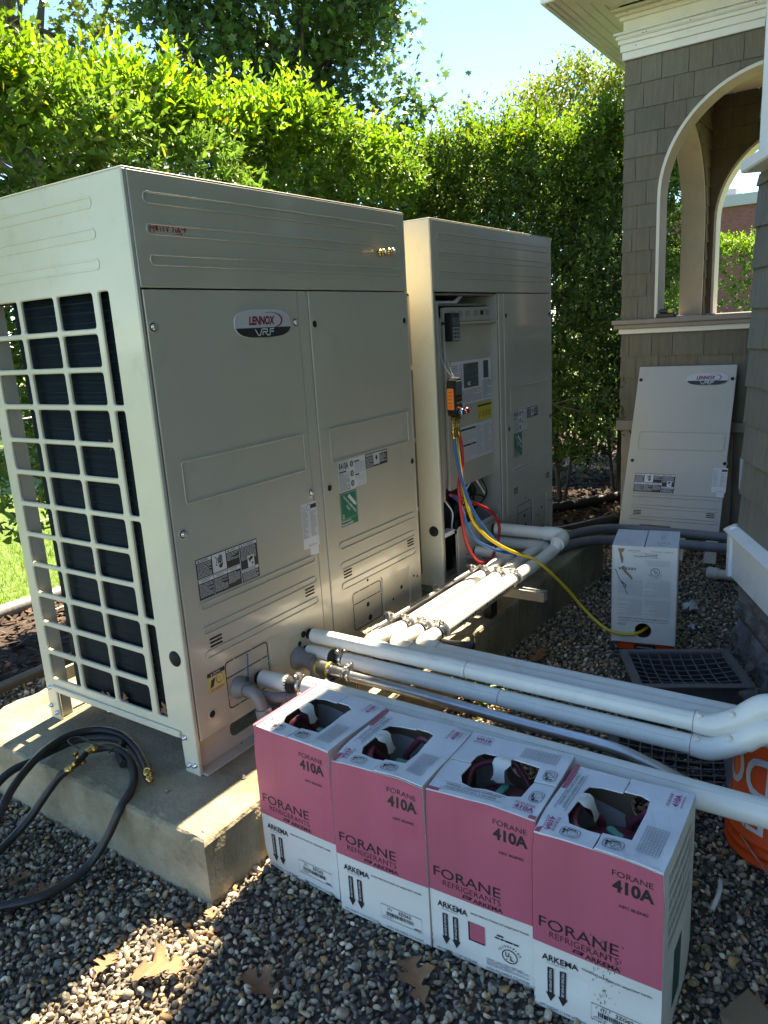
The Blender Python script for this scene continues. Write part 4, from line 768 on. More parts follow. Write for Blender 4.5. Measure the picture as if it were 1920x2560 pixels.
# ---- white carton standing upside down on the charging scale
def white_carton():
    R = thing('refrigerant_carton', 'plain white carton standing upside down on an orange scale, hose entering its hole', 'carton'); rnd = random.Random(4); th = .004
    ff = Fr((-hw, hw, 0), (0, -1, 0), (0, 0, 1)); full = [(0, 0), (BW, 0), (BW, BH), (0, BH)]
    for f, hole in ((ff, 1), (Fr((hw, -hw, 0), (0, 1, 0), (0, 0, 1)), 0), (Fr((hw, hw, 0), (-1, 0, 0), (0, 0, 1)), 0), (Fr((-hw, -hw, 0), (1, 0, 0), (0, 0, 1)), 0)):
        b = MB(); (b.plate(f, [full, circ(.134, .060, .034, 28)], th, .0008, -th) if hole else b.sheetpanel(f, BW, BH, th)); o = obj('side_panel', b, 'carton_white', R)
        if hole: fo = o
    fu = Fr(ff.p(BW, BH), -ff.u, -ff.v)      # print reads upside down
    b = MB(); d = .0009; k = 1
    b.text(fu, 'NET WEIGHT: 11.3 KG (25 Pounds)', .02, .014, .085, .006, d, k, .0); b.text(fu, 'NON-REUSABLE', .15, .014, .05, .006, d, k, -.006); b.ring(fu, [(.07, .026), (.185, .026), (.185, .046), (.07, .046)], .0008, d, k); b.greek(fu, .08, .175, .029, .043, 2, d, 1, .4, rnd=rnd)
    b.greek(fu, .03, .13, .055, .082, 6, d, 2, .35, rnd=rnd); f2 = fu; ul_mark(b, fu, .088, .108, .85, d, k); b.text(fu, 'ARKEMA', .164, .093, .075, .012, d, k, .016)
    for z0, z1 in ((.142, .222), (.232, .312)):
        b.ring(fu, [(.022, z0), (.244, z0), (.244, z1), (.022, z1)], .0008, d, 2); b.greek(fu, .026, .130, z0+.004, z1-.004, 17, d, 2, .38, rnd=rnd); b.greek(fu, .137, .240, z0+.004, z1-.004, 17, d, 2, .38, rnd=rnd)
    b.text(fu, '(CAS# 75-10-5; CAS# 354-33-6) R-410A', .03, .332, .205, .0066, d, k, .006, rot=0); b.text(fu, 'DIFLUOROMETANO Y PENTAFLUOROETANO', .03, .321, .205, .0066, d, k, .006)
    b.text(fu, 'R-410A', .205, .352, .035, .007, d, k, .006); b.greek(fu, .2, .243, .345, .349, 1, d, 2, .5, rnd=rnd)
    kf = PI_['carton_kraft']; F = ff
    for P in ([(.023, .428), (.052, .430), (.050, .420), (.040, .408), (.048, .385), (.046, .365), (.040, .362), (.035, .385), (.030, .410)], [(.040, .348), (.052, .352), (.060, .330), (.078, .312), (.088, .296), (.082, .290), (.065, .310), (.050, .325)]): b.poly(F, P, d+.0004, kf)
    b.stroke(F, [(.015, .335), (.022, .318), (.028, .300), (.040, .280), (.050, .262), (.058, .245), (.066, .222)], .003, d+.0004, 1); b.stroke(F, [(.040, .280), (.062, .262), (.055, .255)], .004, d+.0004, 1)
    prnt('lettering', b, fo)
    ft = Fr((-hw, hw, BH), (0, -1, 0), (1, 0, 0)); b = MB(); b.plate(ft, [[(0, 0), (.130, 0), (.131, BW), (0, BW)]], .0035, .0006, -.001); o1 = obj('top_flap', b, 'carton_top', R); b = MB(); b.plate(ft, [[(.134, 0), (BW, 0), (BW, BW), (.135, BW)]], .0035, .0006, .000); o2 = obj('top_flap', b, 'carton_top', R)
    b = MB(); d = .0038; b.ring(ft, [(.205+.024*math.cos(t), .06+.030*math.sin(t)) for t in np.linspace(0, 6.28, 20, endpoint=False)], .002, d, k); b.text(ft, 'GTO', .215, .067, .022, .012, d, k, .03, rot=180); b.greek(ft, .19, .215, .12, .20, 7, d, 2, .5, rnd=rnd); b.ring(ft, circ(.205, .228, .018, 18), .003, d, 2); prnt('lettering', b, o2)
    b = MB(); b.stroke(ft, [(.055, .05), (.06, .03)], .0012, .003, k); b.stroke(ft, [(.066, .05), (.075, .045), (.068, .032), (.078, .03)], .0012, .003, k); b.stroke(ft, [(.084, .05), (.082, .03), (.092, .04)], .0012, .003, k); b.stroke(ft, [(.055, .08), (.062, .065), (.07, .08), (.078, .066), (.09, .075)], .0012, .003, k); prnt('handwriting', b, o1)
    b = MB(); b.box(-hw+.002, hw-.002, -hw+.002, hw-.002, .0005, .004); obj('base', b, 'carton_kraft', R)
    b = MB(); b.box(-hw+.02, hw-.02, -hw+.02, hw-.02, .02, BH-.02); return R
wc = white_carton(); wc.location = (1.945, -.770, -.132); wc.rotation_euler.z = .20
R = thing('charging_scale', 'flat orange and black refrigerant charging scale under the white carton', 'scale')
b = MB(); b.box(-.125, .125, -.115, .115, .022, .066, .012); obj('platform', b, 'orange_plastic', R)
b = MB(); b.box(-.128, .12, -.112, .112, .0, .0215, .006); obj('base', b, 'black_plastic', R)
b = MB(); b.box(-.130, -.124, -.045, .045, .036, .058, .002); sb = obj('front_plate', b, 'black_plastic', R)
b = MB(); b.greek(Fr((-.130, .04, .036), (0, -1, 0), (0, 0, 1)), .006, .074, .006, .016, 1, .0006, 2, .6); prnt('lettering', b, sb)
R.location = (1.955, -.775, -.203); R.rotation_euler.z = .22
# ================================================================ service panel leaning on the porch wall
R = thing('service_panel', 'removed cream service panel with oval badge leaning against the shingled porch wall', 'panel')
fp = Fr((0, 0, -.10), (1, 0, 0), (0, 0, 1)); left_panel(R, fp, 'part', 'sheet')
b = MB()
for x in (.019, .604): b.box(x, x+.023, .0225, .03, .02, 1.29)
obj('return_flange', b, 'shaded_cream_paint', R)
lean, yaw = .46, math.radians(-90)+.05
R.rotation_euler = (-lean, .0, yaw); R.rotation_mode = 'XYZ'; R.location = (3.40, -.165, gz(3.4)+.005)
# ================================================================ pipe covers, conduits, struts
GP = 'white pipe covers'
def pipe(label, path, r, parts=None, m='pipe_white', name='pipe_cover', group=None, n=18, cat='pipe'):
    t = thing(name, label, cat, path[0], group); b = MB(); b.tube(path, r, n); obj('sleeve', b, m, t); return t
def band(t, p, ax, r, w_=.006, m='pipe_white', name='seam_band'):
    b = MB(); p = Vector(p); ax = Vector(ax).normalized(); b.lathe(p-ax*w_/2, [(r-.003, 0), (r, .0), (r, w_), (r-.003, w_)], 18, ax, 0, False); obj(name, b, m, t)
def elbow(t, path, r, m='pipe_white'):
    b = MB(); b.tube(bez(path, 8), r, 18); o = obj('elbow', b, m, t); return o
def clamp(t, p, ax, r, foam=True):
    p = Vector(p); ax = Vector(ax).normalized(); b = MB(); b.lathe(p-ax*.011, [(r+.0005, 0), (r+.0035, 0), (r+.0035, .022), (r+.0005, .022)], 20, ax, 0, False)
    up = Vector((0, 0, 1)); b.box(-.009, .009, -.008, .008, 0, .022, .002, fr=Fr(p+up*(r), ax, up.cross(ax))); b.cyl(p+up*(r+.014)-up.cross(ax)*.022, p+up*(r+.014)+up.cross(ax)*.022, .0042, 8); b.lathe(p+up*(r+.014)+up.cross(ax)*.014, [(.008, 0), (.008, .006)], 6, up.cross(ax)); b.lathe(p+up*(r+.014)-up.cross(ax)*.020, [(.008, 0), (.008, .006)], 6, up.cross(ax)); o = obj('clamp', b, 'steel', t)
    if foam: b = MB(); b.lathe(p-ax*.020, [(r-.006, 0), (r, .003), (r, .037), (r-.006, .040)], 18, ax); obj('foam_collar', b, 'foam_black', t)
    return o
def neck(t, x, z, r):
    b = MB(); b.lathe((x, .004, z), [(r, 0), (r, .03)], 16, (0, -1, 0)); obj('foam_collar', b, 'foam_black', t)
# two long covers A (upper) and B (lower) leaving the first unit, S-bend near the far end
for nm, x, z, r, y0, lb in (('A', .545, .250, .0255, -.018, 'upper long white pipe cover leaving the first unit, offset bend at its end'), ('B', .520, .198, .0255, -.170, 'long white pipe cover just under another, with gap and clamp near the unit')):
    t = thing('pipe_cover', lb, 'pipe', (x, y0, z), GP)
    b = MB(); b.tube([(x, y0, z), (x, -1.285, z)], r, 20); b.tube([(x-r*.72, y0-.01, z+r*.72), (x-r*.72, -1.26, z+r*.72)], .0011, 5); obj('sleeve', b, 'pipe_white', t)
    s = [(x, -1.270, z), (x, -1.318, z+.001), (x+.008, -1.372, z+.028), (x+.014, -1.400, z+.050)]; elbow(t, s, r+.0035); e = [(x+.011, -1.388, z+.039), (x+.018, -1.425, z+.068), (x+.020, -1.475, z+.078), (x+.020, -1.545, z+.078)]; elbow(t, e, r+.007)
    b = MB(); b.tube([(x+.02, -1.53, z+.078), (x+.02, -2.6, z+.078)], r, 18); obj('sleeve', b, 'pipe_white', t)
    for (yy, zz, ax, rr) in ((-1.272, z, (0, 1, 0), r+.0039), (-1.545, z+.078, (0, 1, 0), r+.0074), (-.62 if nm == 'A' else -.74, z, (0, 1, 0), r+.0006)): band(t, (x+(.02 if yy < -1.5 else 0), yy, zz), ax, rr, .0022, 'inner_metal', 'joint')
    for y in (-1.285, -1.36):
        b = MB(); b.lathe((x-.012, y, z+r+(.0 if y > -1.3 else .022)), [(.009, 0), (.008, .003), (0, .0045)], 12, (-.3, 0, 1)); obj('rivet', b, 'trim_cream', t)
    if nm == 'A': neck(t, x, z, .017)
t = thing('pipe_cover', 'short white pipe stub with black foam end between the unit and the lower cover', 'pipe', (.52, 0, .198), GP); b = MB(); b.tube([(.52, -.012, .198), (.52, -.115, .198)], .0255, 18); obj('sleeve', b, 'pipe_white', t); b = MB(); b.lathe((.52, -.112, .198), [(.026, 0), (.024, .022), (.012, .03)], 18, (0, -1, 0)); obj('foam_collar', b, 'foam_black', t); neck(t, .52, .198, .018); clamp(t, (.52, -.150, .198), (0, 1, 0), .017, False)
# cover behind the cartons
t = thing('pipe_cover', 'thick white pipe cover running directly behind the row of pink cartons', 'pipe', (.31, -.2, .2), GP); b = MB(); b.tube([(.310, -.175, .198), (.310, -2.6, .198)], .0315, 22); b.tube([(.310-.0315*.5, -.18, .198+.0315*.87), (.310-.0315*.5, -2.6, .198+.0315*.87)], .0012, 5); obj('sleeve', b, 'pipe_white', t)
t = thing('pipe_cover', 'short white pipe stub beside the grey elbow conduit, clamped before the cartons', 'pipe', (.29, 0, .2), GP); b = MB(); b.tube([(.285, -.010, .198), (.298, -.115, .198)], .0275, 18); obj('sleeve', b, 'pipe_white', t); b = MB(); b.lathe((.298, -.112, .198), [(.028, 0), (.025, .022), (.012, .03)], 18, (0, -1, 0)); obj('foam_collar', b, 'foam_black', t); neck(t, .285, .198, .022); clamp(t, (.305, -.150, .198), (0, 1, 0), .020, False)
# lines running along the pad from the second unit, then turning beside A and B
rows = [(-.182, .192, .026, 'white pipe cover on the pad next to the thin steel conduit'), (-.255, .192, .0285, 'middle white pipe cover on the pad, steel clamps at both ends'), (-.326, .192, .031, 'outer white pipe cover along the pad edge, row of dark dashes along its side')]
for i, (y, z, r, lb) in enumerate(rows):
    t = thing('pipe_cover', lb, 'pipe', (.92, y, z), GP); b = MB(); b.tube([(.905, y, z), (1.495, y, z)], r, 22); obj('sleeve', b, 'pipe_white', t)
    for x in (.878, 1.524): clamp(t, (x, y, z), (1, 0, 0), r*.78)
    if i == 2: b = MB(); [b.box(.98+.02*k, .992+.02*k, y-r-.0006, y-r+.004, z-.006+.002*math.sin(k*2.1), z+.001+.003*math.sin(k*1.3)) for k in range(24)]; obj('dark_dashes', b, 'foam_black', t)  # row of small dark dashes along the outer side
for i, (xs, ys, z, lb) in enumerate([(.610, -.188, .215, 'white pipe cover with an elbow tucked behind the upper long cover'), (.672, -.258, .205, 'white pipe cover with an elbow, farthest behind the long covers')]):
    t = thing('pipe_cover', lb, 'pipe', (xs, ys, z), GP); zz = .192
    b = MB(); b.tube([(.852, rows[i][0], zz), (.77, rows[i][0], zz+.01), (xs+.075, ys, z)], .0255, 18); obj('sleeve', b, 'pipe_white', t)
    elbow(t, [(xs+.09, ys, z), (xs+.04, ys, z), (xs+.006, ys-.03, z), (xs, ys-.085, z)], .029); b = MB(); b.tube([(xs, ys-.06, z), (xs, -2.6, z)], .0255, 18); obj('sleeve', b, 'pipe_white', t)
t = thing('pipe_cover', 'white pipe cover end dropping from the outer line beside the flashlight', 'pipe', (.85, -.326, .192), GP); b = MB(); b.tube([(.852, -.326, .192), (.80, -.326, .193)], .027, 18); obj('sleeve', b, 'pipe_white', t); elbow(t, [(.815, -.326, .192), (.775, -.328, .193), (.742, -.350, .194), (.733, -.410, .195)], .030); b = MB(); b.tube([(.734, -.39, .195), (.733, -.46, .195), (.730, -2.6, .195)], .0255, 18); obj('sleeve', b, 'pipe_white', t)
# second unit: pipes out of its base and round to the rows
def run(label, x, z, yo, x1, y1, z1, r=.030):
    t = thing('pipe_cover', label, 'pipe', (x, 0, z), GP); b = MB(); b.tube([(x, -.012, z), (x+.01, yo+.07, z)], r, 18); obj('sleeve', b, 'pipe_white', t); neck(t, x, z, r*.8)
    elbow(t, [(x+.008, yo+.10, z), (x+.012, yo+.03, z), (x-.012, yo-.006, z-.02), (x-.03, yo, z-.06)] if z-z1 > .07 else [(x+.008, yo+.10, z), (x+.010, yo+.03, z), (x-.016, yo, z-.01), (x-.08, yo, z-.02)], r+.004)
    b = MB(); q = (x-.03, yo, z-.05) if z-z1 > .07 else (x-.07, yo, z-.02); b.tube(bez([q, (q[0]-.06, (yo+y1)/2, z1+.015), (x1, y1, z1)], 6), r*.95, 18); obj('sleeve', b, 'pipe_white', t)
run('white pipe cover bending out of the second unit, topmost and farthest from the first unit', 2.005, .262, -.365, 1.545, -.328, .192)
run('white pipe cover bending out of the second unit below the topmost one', 2.015, .190, -.275, 1.545, -.256, .192, .027)
run('white pipe stub leaving the second unit under the red hose loop', 1.785, .205, -.185, 1.545, -.183, .192, .026)
# thin steel conduit along the pad with couplings
t = thing('steel_conduit', 'thin bright steel conduit along the pad between the two units', 'conduit', (.75, -.1, .19)); b = MB(); b.tube([(.78, -.108, .198), (1.54, -.118, .195)], .0115, 14); obj('tube', b, 'galvanised', t)
for x0, x1, r in ((.745, .80, .016), (.705, .745, .0195), (1.52, 1.58, .016)): b = MB(); b.tube([(x0, -.108 if x0 < 1 else -.118, .198 if x0 < 1 else .195), (x1, -.108 if x0 < 1 else -.118, .198 if x0 < 1 else .195)], r, 12); obj('coupling', b, 'steel', t)
for x in (.744, .712): band(t, (x, -.108, .198), (1, 0, 0), .0205, .005, 'hose_yellow', 'ring')
for x in (.878, 1.524): clamp(t, (x, -.109 if x < 1 else -.118, .198 if x < 1 else .195), (1, 0, 0), .0115, False)
b = MB(); b.tube(bez([(1.58, -.118, .195), (1.64, -.115, .197), (1.69, -.07, .20), (1.70, .0, .20)], 8), .014, 12); obj('flexible_tail', b, 'galvanised', t)
# galvanised conduit passing in front, out of the first unit by a grey elbow
t = thing('steel_conduit', 'galvanised steel conduit running beside the long white covers, yellow ringed coupling', 'conduit', (.46, 0, .17))
b = MB(); b.tube(bez([(.475, -.185, .172), (.470, -.5, .171), (.457, -.85, .171), (.452, -1.08, .172), (.452, -1.19, .152), (.452, -1.30, .122), (.450, -1.40, .108), (.450, -1.9, .106), (.450, -2.6, .106)], 10), .0165, 16); obj('tube', b, 'galvanised', t)
b = MB(); b.tube([(.477, -.085, .174), (.476, -.140, .173)], .025, 18); b.tube([(.476, -.14, .173), (.476, -.168, .173)], .021, 8); b.tube([(.476, -.168, .173), (.475, -.195, .172)], .019, 16); obj('coupling', b, 'steel', t)
for y in (-.088, -.136): band(t, (.477, y, .174), (0, 1, 0), .0268, .006, 'hose_yellow', 'ring')
clamp(t, (.475, -.215, .172), (0, 1, 0), .0165, False)
b = MB(); b.lathe((.478, .005, .186), [(.040, 0), (.040, .008), (.034, .010), (.030, .022), (.026, .03), (.026, .07)], 20, (0, -1, 0)); b.tube(bez([(.477, -.055, .18), (.477, -.075, .165), (.476, -.08, .13), (.475, -.08, .11)], 6), .023, 14); obj('elbow', b, 'grey_pvc', t)
t = thing('flexible_conduit', 'grey elbow conduit dropping from the knockout beside the caution sticker', 'conduit', (.193, 0, .2))
b = MB(); b.lathe((.193, .004, .205), [(.036, 0), (.036, .007), (.030, .009), (.030, .016), (.024, .018), (.024, .035)], 20, (0, -1, 0)); obj('bushing', b, 'grey_pvc', t)
b = MB(); b.tube(bez([(.193, -.03, .205), (.193, -.058, .202), (.196, -.078, .18), (.202, -.085, .15)], 8), .019, 14); obj('elbow', b, 'grey_pvc', t)
b = MB(); b.lathe((.202, -.086, .152), [(.0235, 0), (.0255, .006), (.0255, .03), (.022, .034)], 16, (.08, -.03, -1)); obj('nut', b, 'grey_pvc', t); b = MB(); b.tube(bez([(.205, -.088, .12), (.215, -.095, .05), (.23, -.10, .01), (.26, -.08, .012)], 8), .0205, 14); obj('hose', b, 'grey_pvc', t)
P = bez([(.236, .0, .175), (.242, -.05, .168), (.27, -.10, .16), (.34, -.14, .15), (.40, -.16, .145), (.45, -.14, .14)], 30); rr = [.0165*(1+.05*math.sin(i*1.4)) for i in range(len(P))]
t = thing('flexible_conduit', 'ribbed grey flexible conduit curving under the white stub', 'conduit', (.236, 0, .17)); b = MB(); b.tube(P, rr, 12); obj('hose', b, 'grey_pvc', t); b = MB(); b.lathe((.236, .004, .175), [(.026, 0), (.026, .012), (.021, .014), (.021, .03)], 16, (0, -1, 0)); obj('bushing', b, 'grey_pvc', t)
b = MB(); b.tube(bez([(.237, -.006, .303), (.226, -.012, .25), (.222, -.016, .20), (.235, -.06, .15), (.30, -.10, .11), (.36, -.11, .10)], 10), .0024, 6); tag(obj('cable_tie', b, 'hose_blue'), 'thin blue cable hanging from the slotted knockout of the first unit', 'cable')
# strut channels
def strut(label, x, y0, y1, z):
    t = thing('strut_channel', label, 'strut', (x, y0, z)); b = MB(); w_ = .0205; h = .041
    P = [(-w_, 0), (w_, 0), (w_, h), (w_-.009, h), (w_-.009, h-.003), (w_-.003, h-.003), (w_-.003, .003), (-w_+.003, .003), (-w_+.003, h-.003), (-w_+.009, h-.003), (-w_+.009, h), (-w_, h)]
    b.plate(Fr((x, y0, z), (1, 0, 0), (0, 0, 1)), [P], abs(y1-y0), 0, 0); obj('channel', b, 'galvanised', t)
    for y in (y0-.03, y1+.26): b = MB(); b.box(x-.03, x+.03, y-.02, y+.02, 0.0005, z-.0005, .003); obj('foot_block', b, 'black_plastic', t)
    return t
strut('steel strut channel under the pipe clamps at the flashlight', .878, -.03, -.440, .112); strut('steel strut channel sticking out past the pad edge under the pipes', 1.524, -.03, -.470, .112)
t = thing('strut_channel', 'steel strut channel under the long covers near the first unit', 'strut', (.25, -.15, .1)); b = MB(); b.box(.24, .62, -.172, -.131, .105, .146); [b.box(.26+.05*k, .285+.05*k, -.157, -.146, .1455, .1466, mi=1) for k in range(7)]; obj('channel', b, ['galvanised', 'slot_black'], t); b = MB(); b.cyl((.60, -.15, 0), (.60, -.15, .105), .006, 8); b.cyl((.27, -.15, 0), (.27, -.15, .105), .006, 8); obj('threaded_rod', b, 'copper', t)
# grey conduits to the house
for y0, pts, lb in ((0, [(2.30, .02, .07), (2.52, -.08, .06), (2.90, -.17, .035), (3.12, -.30, .008), (3.17, -.60, .0), (3.17, -.92, .0), (3.14, -1.72, .01)], 'grey conduit running behind the white carton to the house, the farther of two'), (1, [(2.20, .02, .05), (2.42, -.12, .045), (2.68, -.21, .03), (2.88, -.33, .002), (2.94, -.62, .0), (2.96, -.86, -.003), (2.90, -1.1, .02), (2.80, -1.72, .03)], 'grey conduit running behind the white carton to the house, nearer the carton')):
    t = thing('grey_conduit', lb, 'conduit', pts[0]); b = MB(); b.tube(bez(pts, 12), .027, 14); obj('tube', b, 'grey_pvc', t)
t = thing('drain_stub', 'white plastic drain stub lying on the gravel by the house', 'pipe', (3.05, -.9, gz(3)+.03)); b = MB(); z = gz(3)+.030; b.tube([(3.15, -.82, z), (3.08, -1.6, z)], .030, 16); b.tube([(3.156, -.80, z), (3.147, -.86, z)], .035, 16); obj('tube', b, 'pipe_white', t)
# flashlight resting on the strut
t = thing('flashlight', 'small black flashlight resting on the strut channel by the pipe clamps', 'flashlight', (.87, -.33, .17)); ax = Vector((.14, -.98, -.02)).normalized(); o = Vector((.850, -.345, .168))
b = MB(); b.lathe(o, [(.012, 0), (.013, .004), (.013, .06), (.0145, .064), (.0145, .085), (.016, .09), (.0165, .125), (.015, .128), (.006, .128), (.0, .127)], 18, ax); obj('barrel', b, 'black_plastic', t); b = MB(); b.box(-.006, .06, -.004, .004, .0155, .018, .0, fr=Fr(o, ax, ax.cross(Vector((0, 0, 1))))); obj('clip', b, 'slot_black', t)
# ================================================================ gauges, hoses
t = thing('manifold_gauge', 'black digital manifold gauge with orange grip hanging in the open unit', 'gauge', (1.5, -.06, .9))
g = Fr((1.509, -.036, .890), (1, 0, 0), (0, 0, 1)); P = [(.003, .0), (.061, .0), (.066, .02), (.066, .125), (.062, .150), (.050, .162), (.014, .162), (.002, .150), (-.002, .125), (-.002, .02)]
b = MB(); b.plate(g, [P], .044, .006, 0); bd = obj('body', b, 'black_plastic', t)
b = MB(); fo = Fr((1.5075, -.036, .885), (0, -1, 0), (0, 0, 1)); b.plate(fo, [rrect(.006, .038, .032, .122, .006)], .006, .002, -.001); gp = obj('grip', b, 'grip_orange', t)
for k in range(5): b = MB(); b.rect(fo, .013, .031, .045+.015*k, .0465+.015*k, .0056, 0); obj('groove', b, 'slot_black', gp)
gf = Fr((1.509, -.080, .890), (1, 0, 0), (0, 0, 1)); b = MB(); b.plate(gf, [rrect(.008, .056, .088, .148, .004)], .003, .001, 0); obj('screen', b, 'screen', bd)
for x in (.010, .026, .042):
    for z in (.068, .050): b = MB(); b.plate(gf, [rrect(x, x+.012, z, z+.010, .003)], .003, .001, 0); obj('button', b, 'copper' if z > .06 else 'steel', bd)
for x, m in ((.014, 'blue_chrome'), (.056, 'red_chrome')): b = MB(); b.lathe(gf.p(x, .018, 0), [(.009, 0), (.009, .008), (.014, .010), (.015, .026), (.011, .032), (0, .033)], 16, gf.n); obj('knob', b, m, t)
b = MB(); b.box(1.514, 1.572, -.070, -.046, .868, .8895, .004)
for x in (1.520, 1.536, 1.552, 1.567): b.lathe((x, -.058, .868), [(.006, 0), (.006, .012), (.0055, .014), (.0055, .022), (.007, .024), (.007, .040), (.005, .042), (.005, .052)], 8, (0, 0, -1))
obj('brass_ports', b, 'brass', t)
b = MB(); b.tube(bez([(1.536, -.055, 1.052), (1.526, -.03, 1.09), (1.53, .0, 1.15), (1.55, .015, 1.18), (1.575, -.0, 1.15), (1.562, -.03, 1.09), (1.545, -.055, 1.052)], 8), .0016, 6); obj('hook', b, 'steel', t)
t = thing('clamp_meter', 'black handheld keypad meter stuck on the electrical cover', 'meter', (1.68, .02, 1.25)); m_ = Fr((1.645, .038, 1.198), (1, 0, 0), (0, 0, 1)); b = MB(); b.plate(m_, [rrect(0, .078, 0, .122, .007)], .036, .003, 0); bd = obj('body', b, 'black_plastic', t); m2 = Fr((1.645, .002, 1.198), (1, 0, 0), (0, 0, 1)); b = MB(); b.plate(m2, [rrect(.014, .064, .066, .102, .003)], .0015, 0, 0); obj('screen', b, 'screen', bd)
b = MB(); b.rect(m2, .010, .070, .004, .060, .0006, 2)
for r in range(3):
    for c in range(4): b.rect(m2, .0145+.0135*c, .0245+.0135*c, .012+.016*r, .024+.016*r, .001, 1)
prnt('keypad', b, bd)
def hose(label, pts, r, m, dup=8):
    t = thing('refrigerant_hose', label, 'hose', pts[0]); b = MB(); b.tube(bez(pts, dup), r, 10); obj('tube', b, m, t)
    for p, q in ((pts[0], pts[1]),): v = (Vector(q)-Vector(p)).normalized(); b = MB(); b.lathe(Vector(p)-v*.01, [(.009, 0), (.009, .014), (.0075, .016), (.0075, .034)], 10, v); obj('ferrule', b, 'brass', t)
    return t
a_ = 1.489
red = [(1.567, -.058, .815), (1.578, -.065, .75), (1.560, -.075, .665), (1.505, -.085, .598), (1.495, -.095, .48), (1.525, -.098, .335), (1.575, -.115, .24), (1.645, -.125, .200), (1.735, -.12, .203), (1.815, -.11, .25), (1.860, -.10, .316), (1.808, -.10, .388), (1.727, -.09, .442), (1.60, -.06, .505), (1.565, -.0, .53)]
hose('red refrigerant hose looping down from the gauge and back into the open unit', red, .0072, 'hose_red')
hose('blue refrigerant hose hanging from the gauge down onto the white pipes', [(1.520, -.058, .815), (1.510, -.075, .72), (1.495, -.11, .60), (1.492, -.145, .506), (1.518, -.178, .424), (1.578, -.22, .330), (1.655, -.255, .265), (1.70, -.285, .245), (1.725, -.285, .236), (1.72, -.25, .238), (1.69, -.21, .25), (1.63, -.19, .275), (1.57, -.17, .31), (1.522, -.15, .346), (1.50, -.12, .412), (1.52, -.08, .5), (1.545, -.03, .53)], .0070, 'hose_blue')
hose('yellow refrigerant hose running from the gauge across the pipes into the white carton', [(1.538, -.058, .815), (1.535, -.07, .72), (1.505, -.105, .58), (1.49, -.148, .455), (1.521, -.20, .370), (1.586, -.24, .311), (1.665, -.285, .258), (1.70, -.335, .235), (1.715, -.40, .185), (1.765, -.47, .09), (1.80, -.54, -.01), (1.79, -.63, -.075), (1.785, -.70, -.092), (1.800, -.765, -.088), (1.85, -.80, -.075), (1.92, -.81, -.07)], .0070, 'hose_yellow')
# brass fitting standing off the header panel
t = thing('brass_fitting', 'brass flare nuts on a steel pin sticking out of the header panel', 'fitting', (1.105, 0, 1.54)); b = MB(); o = (1.105, -.0, 1.541); b.lathe(o, [(.0045, 0), (.0045, .075), (.0, .077)], 10, (0, -1, 0)); obj('pin', b, 'steel', t)
for h0 in (.004, .044):
    b = MB(); b.lathe((o[0], -h0, o[2]), [(.007, 0), (.012, .001), (.012, .010), (.009, .012), (.009, .016), (.012, .018), (.012, .026), (.006, .028)], 6, (0, -1, 0)); obj('nut', b, 'brass', t)
# ================================================================ black vacuum hoses with brass ends
def bhose(label, pts, r=.0122):
    t = thing('vacuum_hose', label, 'hose', pts[0], 'black vacuum hoses'); b = MB(); b.tube(bez(pts, 10), r, 16); obj('tube', b, 'rubber', t); return t
t = bhose('thick black hose looped over the pad, brass fitting at its free end', [(-.62, .20, -.165), (-.52, .28, -.06), (-.421, .338, .03), (-.326, .41, .048), (-.197, .484, .050), (-.091, .509, .045), (-.015, .472, .035), (.012, .39, .026), (-.012, .282, .022), (-.058, .182, .0215), (-.085, .135, .021)])
v = Vector((-.5, -.86, 0)).normalized(); b = MB(); b.lathe(Vector((-.082, .14, .0215)), [(0.0125, 0.0000), (0.0135, 0.0015), (0.0135, 0.0225), (0.0106, 0.0255), (0.0066, 0.0270), (0.0066, 0.0330), (0.0106, 0.0345), (0.0106, 0.0510), (0.0066, 0.0525), (0.0046, 0.0615), (0.0000, 0.0622)], 12, v); obj('brass_end', b, 'brass', t)
t = bhose('black hose hanging over the pad edge down onto the gravel', [(-.10, .368, .040), (-.061, .338, .034), (-.055, .276, .024), (-.090, .195, .016), (-.150, .122, .016), (-.212, .100, -.010), (-.252, .118, -.080), (-.305, .138, -.140), (-.375, .148, -.160), (-.458, .175, -.162), (-.56, .27, -.162), (-.7, .4, -.160)])
b = MB(); v = Vector((-.8, .12, .0)).normalized(); b.lathe(Vector((-.092, .366, .042)), [(0.0129, 0.0000), (0.0135, 0.0023), (0.0135, 0.0150), (0.0086, 0.0180), (0.0099, 0.0210), (0.0099, 0.0338), (0.0066, 0.0360)], 12, v); obj('brass_end', b, 'brass', t)
t = bhose('black hose sloping from the brass tee down to the gravel', [(-.199, .352, .030), (-.219, .378, .008), (-.245, .402, -.03), (-.302, .432, -.10), (-.37, .445, -.145), (-.46, .43, -.158), (-.6, .40, -.158)])
b = MB(); v = Vector((.5, -.62, .5)).normalized(); b.lathe(Vector((-.204, .358, .026)), [(0.0129, 0.0000), (0.0135, 0.0023), (0.0135, 0.0135), (0.0092, 0.0165), (0.0092, 0.0225), (0.0106, 0.0240), (0.0106, 0.0375)], 12, v); b.lathe((-.155, .345, .025), [(0.0092, 0.0000), (0.0112, 0.0030), (0.0112, 0.0225), (0.0066, 0.0255), (0.0066, 0.0375), (0.0092, 0.0390), (0.0092, 0.0450)], 12, (-.2, .5, .8)); b.tube([(-.172, .34, .045), (-.135, .36, .045)], .010, 10, mi=1); obj('tee', b, ['brass', 'black_plastic'], t)
b = MB(); b.tube(bez([(-.15, .36, .07), (-.16, .40, .09), (-.12, .41, .08), (-.10, .36, .06), (-.08, .30, .055), (-.10, .29, .05)], 8), .003, 6); obj('lanyard', b, 'rubber', t)
